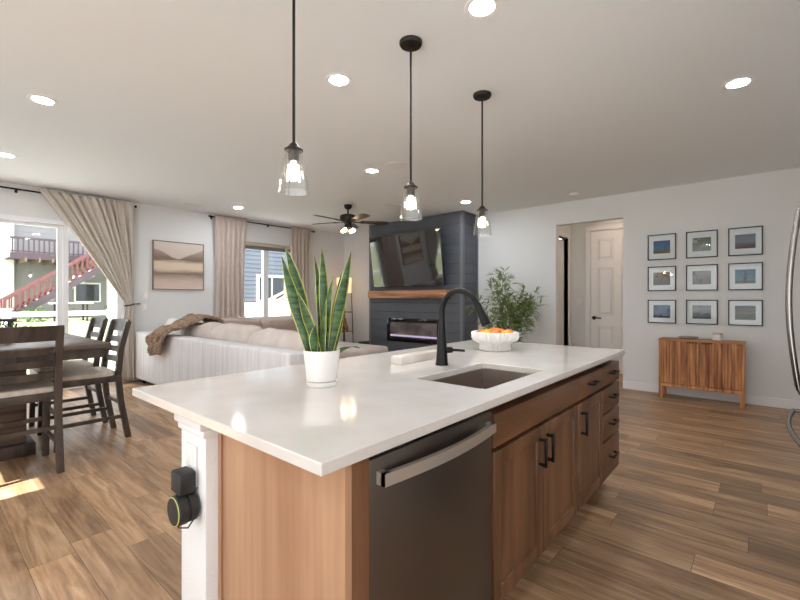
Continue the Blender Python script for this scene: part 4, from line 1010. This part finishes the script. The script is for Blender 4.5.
tag(obj('throw_pillow', B().pillow((2.60, 6.56, .73), (.24, .60, .46), RT('Y', 12), .45, 26, wob=.03), mat('white_pillow_fabric', (222, 217, 214), .9, bump=(240, .4, .003)), loc=(2.6, 6.56, .5), smooth=80), 'white throw pillow in the corner of the sofa next to the brown throw', 'pillow')
def throwf(u, v):
    # v: from seat side over the back to hanging end; u across
    prof = [(2.86, .80), (2.74, .95), (2.58, .985), (2.44, .90), (2.33, .84), (2.21, .815), (2.165, .74), (2.16, .62), (2.165, .52)]
    t = v*(len(prof)-1); i = min(int(t), len(prof)-2); f_ = t-i
    x = prof[i][0]*(1-f_)+prof[i+1][0]*f_; z = prof[i][1]*(1-f_)+prof[i+1][1]*f_
    yc = 5.80+.38*v; wd = .56*(1-.28*v)
    y = yc+(u-.5)*wd
    nz = noise.noise(Vector((u*5, v*7, 3.1)))*.045+noise.noise(Vector((u*14, v*16, 1.7)))*.022+.028*math.sin(u*24+3*math.sin(v*6))
    if v > .6: x -= abs(nz)*.9+.015; z += .03*math.sin(u*7)
    else: z += abs(nz)+.02
    return Vector((x, y+nz*.5, z))
tag(obj('throw_blanket', B().sheet(throwf, 60, 70), 'throw', loc=(2.3, 6.0, .8), solid=.022, smooth=70), 'brown knitted throw blanket draped over the sofa back', 'blanket')

# ------------------------------------------------------------------ dining set
tb = thing('dining_table', 'dark wood counter height dining table by the patio door', 'dining table', (.1, 4.75, 0))
TX0, TX1, TY0, TY1 = -.85, 1.04, 3.88, 5.68
obj('tabletop', B().box(TX0, TY0, .872, TX1, TY1, .91, .005), 'tablewood', tb)
b = B(); i_ = .035
b.box(TX0+i_, TY0+i_, .80, TX1-i_, TY0+i_+.025, .872).box(TX0+i_, TY1-i_-.025, .80, TX1-i_, TY1-i_, .872).box(TX0+i_, TY0+i_+.025, .80, TX0+i_+.025, TY1-i_-.025, .872).box(TX1-i_-.025, TY0+i_+.025, .80, TX1-i_, TY1-i_-.025, .872)
obj('apron', b, 'chairwood', tb)
obj('pedestal', B().box(-.42, 4.50, .10, .62, 5.1, .80, .006), 'tablewood', tb)
obj('plinth', B().box(-.47, 4.45, 0, .67, 5.15, .10, .008), 'chairwood', tb)

ch = thing('dining_chair', 'dark ladder back dining chair with its back towards the kitchen', 'chair', (0, 0, 0), 0, 'dining chairs around the table')
hwid = .21; SH = .575
for sx in (-1, 1):
    x = sx*hwid
    obj('front_leg', B().bar((x, .225, 0), (x, .21, SH-.03), .042, .042, .004), 'chairwood', ch)
    prof = [(-.285, 0), (-.225, .35), (-.205, .58), (-.225, .80), (-.285, 1.05)]
    b = B(); rg = []
    for (yy, zz) in prof:
        rg.append([Vector((x-.021, yy-.022, zz)), Vector((x+.021, yy-.022, zz)), Vector((x+.021, yy+.022, zz)), Vector((x-.021, yy+.022, zz))])
    b.rings(rg); obj('rear_leg', b, 'chairwood', ch)
obj('seat_frame', B().box(-.235, -.225, SH-.055, .235, .24, SH, .006), 'chairwood', ch)
b = B(); b.pillow((0, .015, SH+.012), (.455, .43, .06), None, .28, 32); obj('seat_cushion', b, 'seat', ch, smooth=60, label='tan fabric seat')
def slat(z0, z1, y0, y1, bow=.03, ext=0):
    rg = []
    for i in range(9):
        u = i/8*2-1; x = u*(hwid-.02+ext); d = -bow*(1-u*u)
        rg.append([Vector((x, y0+d-.009, z0)), Vector((x, y0+d+.009, z0)), Vector((x, y1+d+.009, z1)), Vector((x, y1+d-.009, z1))])
    return B().rings(rg)
obj('top_rail', slat(.955, 1.065, -.262, -.288, .03, .042), 'chairwood', ch)
for z0, z1, y0, y1 in ((.855, .905, -.238, -.250), (.765, .815, -.220, -.229), (.675, .725, -.212, -.217)): obj('back_slat', slat(z0, z1, y0, y1), 'chairwood', ch)
for sx in (-1, 1): obj('stretcher', B().bar((sx*hwid, -.245, .20), (sx*hwid, .22, .20), .022, .03), 'chairwood', ch)
obj('stretcher', B().bar((-hwid, .22, .30), (hwid, .22, .30), .022, .03), 'chairwood', ch)
obj('stretcher', B().bar((-hwid, -.232, .32), (hwid, -.232, .32), .022, .03), 'chairwood', ch)
ch.location = (.505, 4.14, 0)
dup(ch, (1.015, 4.585, 0), PI/2, 'dark ladder back dining chair at the table end, closer to the island')
dup(ch, (1.015, 5.265, 0), PI/2, 'dark ladder back dining chair at the table end, closer to the patio door')

# table centrepiece
pp = thing('planter', 'dark box planter with greenery on the dining table', 'planter', (.42, 4.75, .91))
obj('box', B().box(.20, 4.66, .91, .58, 4.84, .97, .006), 'blackplastic', pp)
obj('lantern_frame', B().box(.22, 4.68, .97, .24, 4.70, 1.07).box(.54, 4.68, .97, .56, 4.70, 1.07).box(.22, 4.80, .97, .24, 4.82, 1.07).box(.54, 4.80, .97, .56, 4.82, 1.07).box(.2, 4.66, 1.07, .58, 4.84, 1.09), 'blackplastic', pp)
b = B()
for k in range(7): leaf_ball(b, (.22+k*.065, 4.75+.08*math.sin(k*2.3), .99), .09, 40, .06, .6)
obj('foliage', b, 'green', pp, smooth=0)

# ------------------------------------------------------------------ refrigerator
rf = thing('refrigerator', 'stainless steel refrigerator with bowed door handles', 'refrigerator', (2.65, -.5, 0))
obj('body', B().box(2.2, -.93, .02, 3.1, -.235, 1.775), 'blackplastic', rf)
for a, b_, hx in ((2.205, 2.648, 2.60), (2.652, 3.095, 2.70)):
    dd = obj('door', B().box(a, -.235, .74, b_, -.168, 1.77, .008), 'steelwall', rf)
    pts = [(hx, -.17, .83), (hx, -.135, .835)]+[(hx, -.130+.032*math.sin(PI*t), .85+.80*t) for t in [i/16 for i in range(17)]]+[(hx, -.135, 1.665), (hx, -.17, 1.67)]
    obj('handle', B().tube(pts, .0105, 12), 'fridgebar', dd)
dd = obj('freezer_drawer', B().box(2.205, -.235, .06, 3.095, -.168, .73, .008), 'steelwall', rf)
pts = [(2.27, -.17, .67), (2.272, -.135, .67)]+[(2.28+.74*t, -.13+.032*math.sin(PI*t), .67) for t in [i/16 for i in range(17)]]+[(3.028, -.135, .67), (3.03, -.17, .67)]
obj('handle', B().tube(pts, .0105, 12), 'fridgebar', dd)
for x in (2.25, 3.05): obj('foot', B().cyl((x, -.3, 0), (x, -.3, .03), .02, seg=12), 'blackplastic', rf)
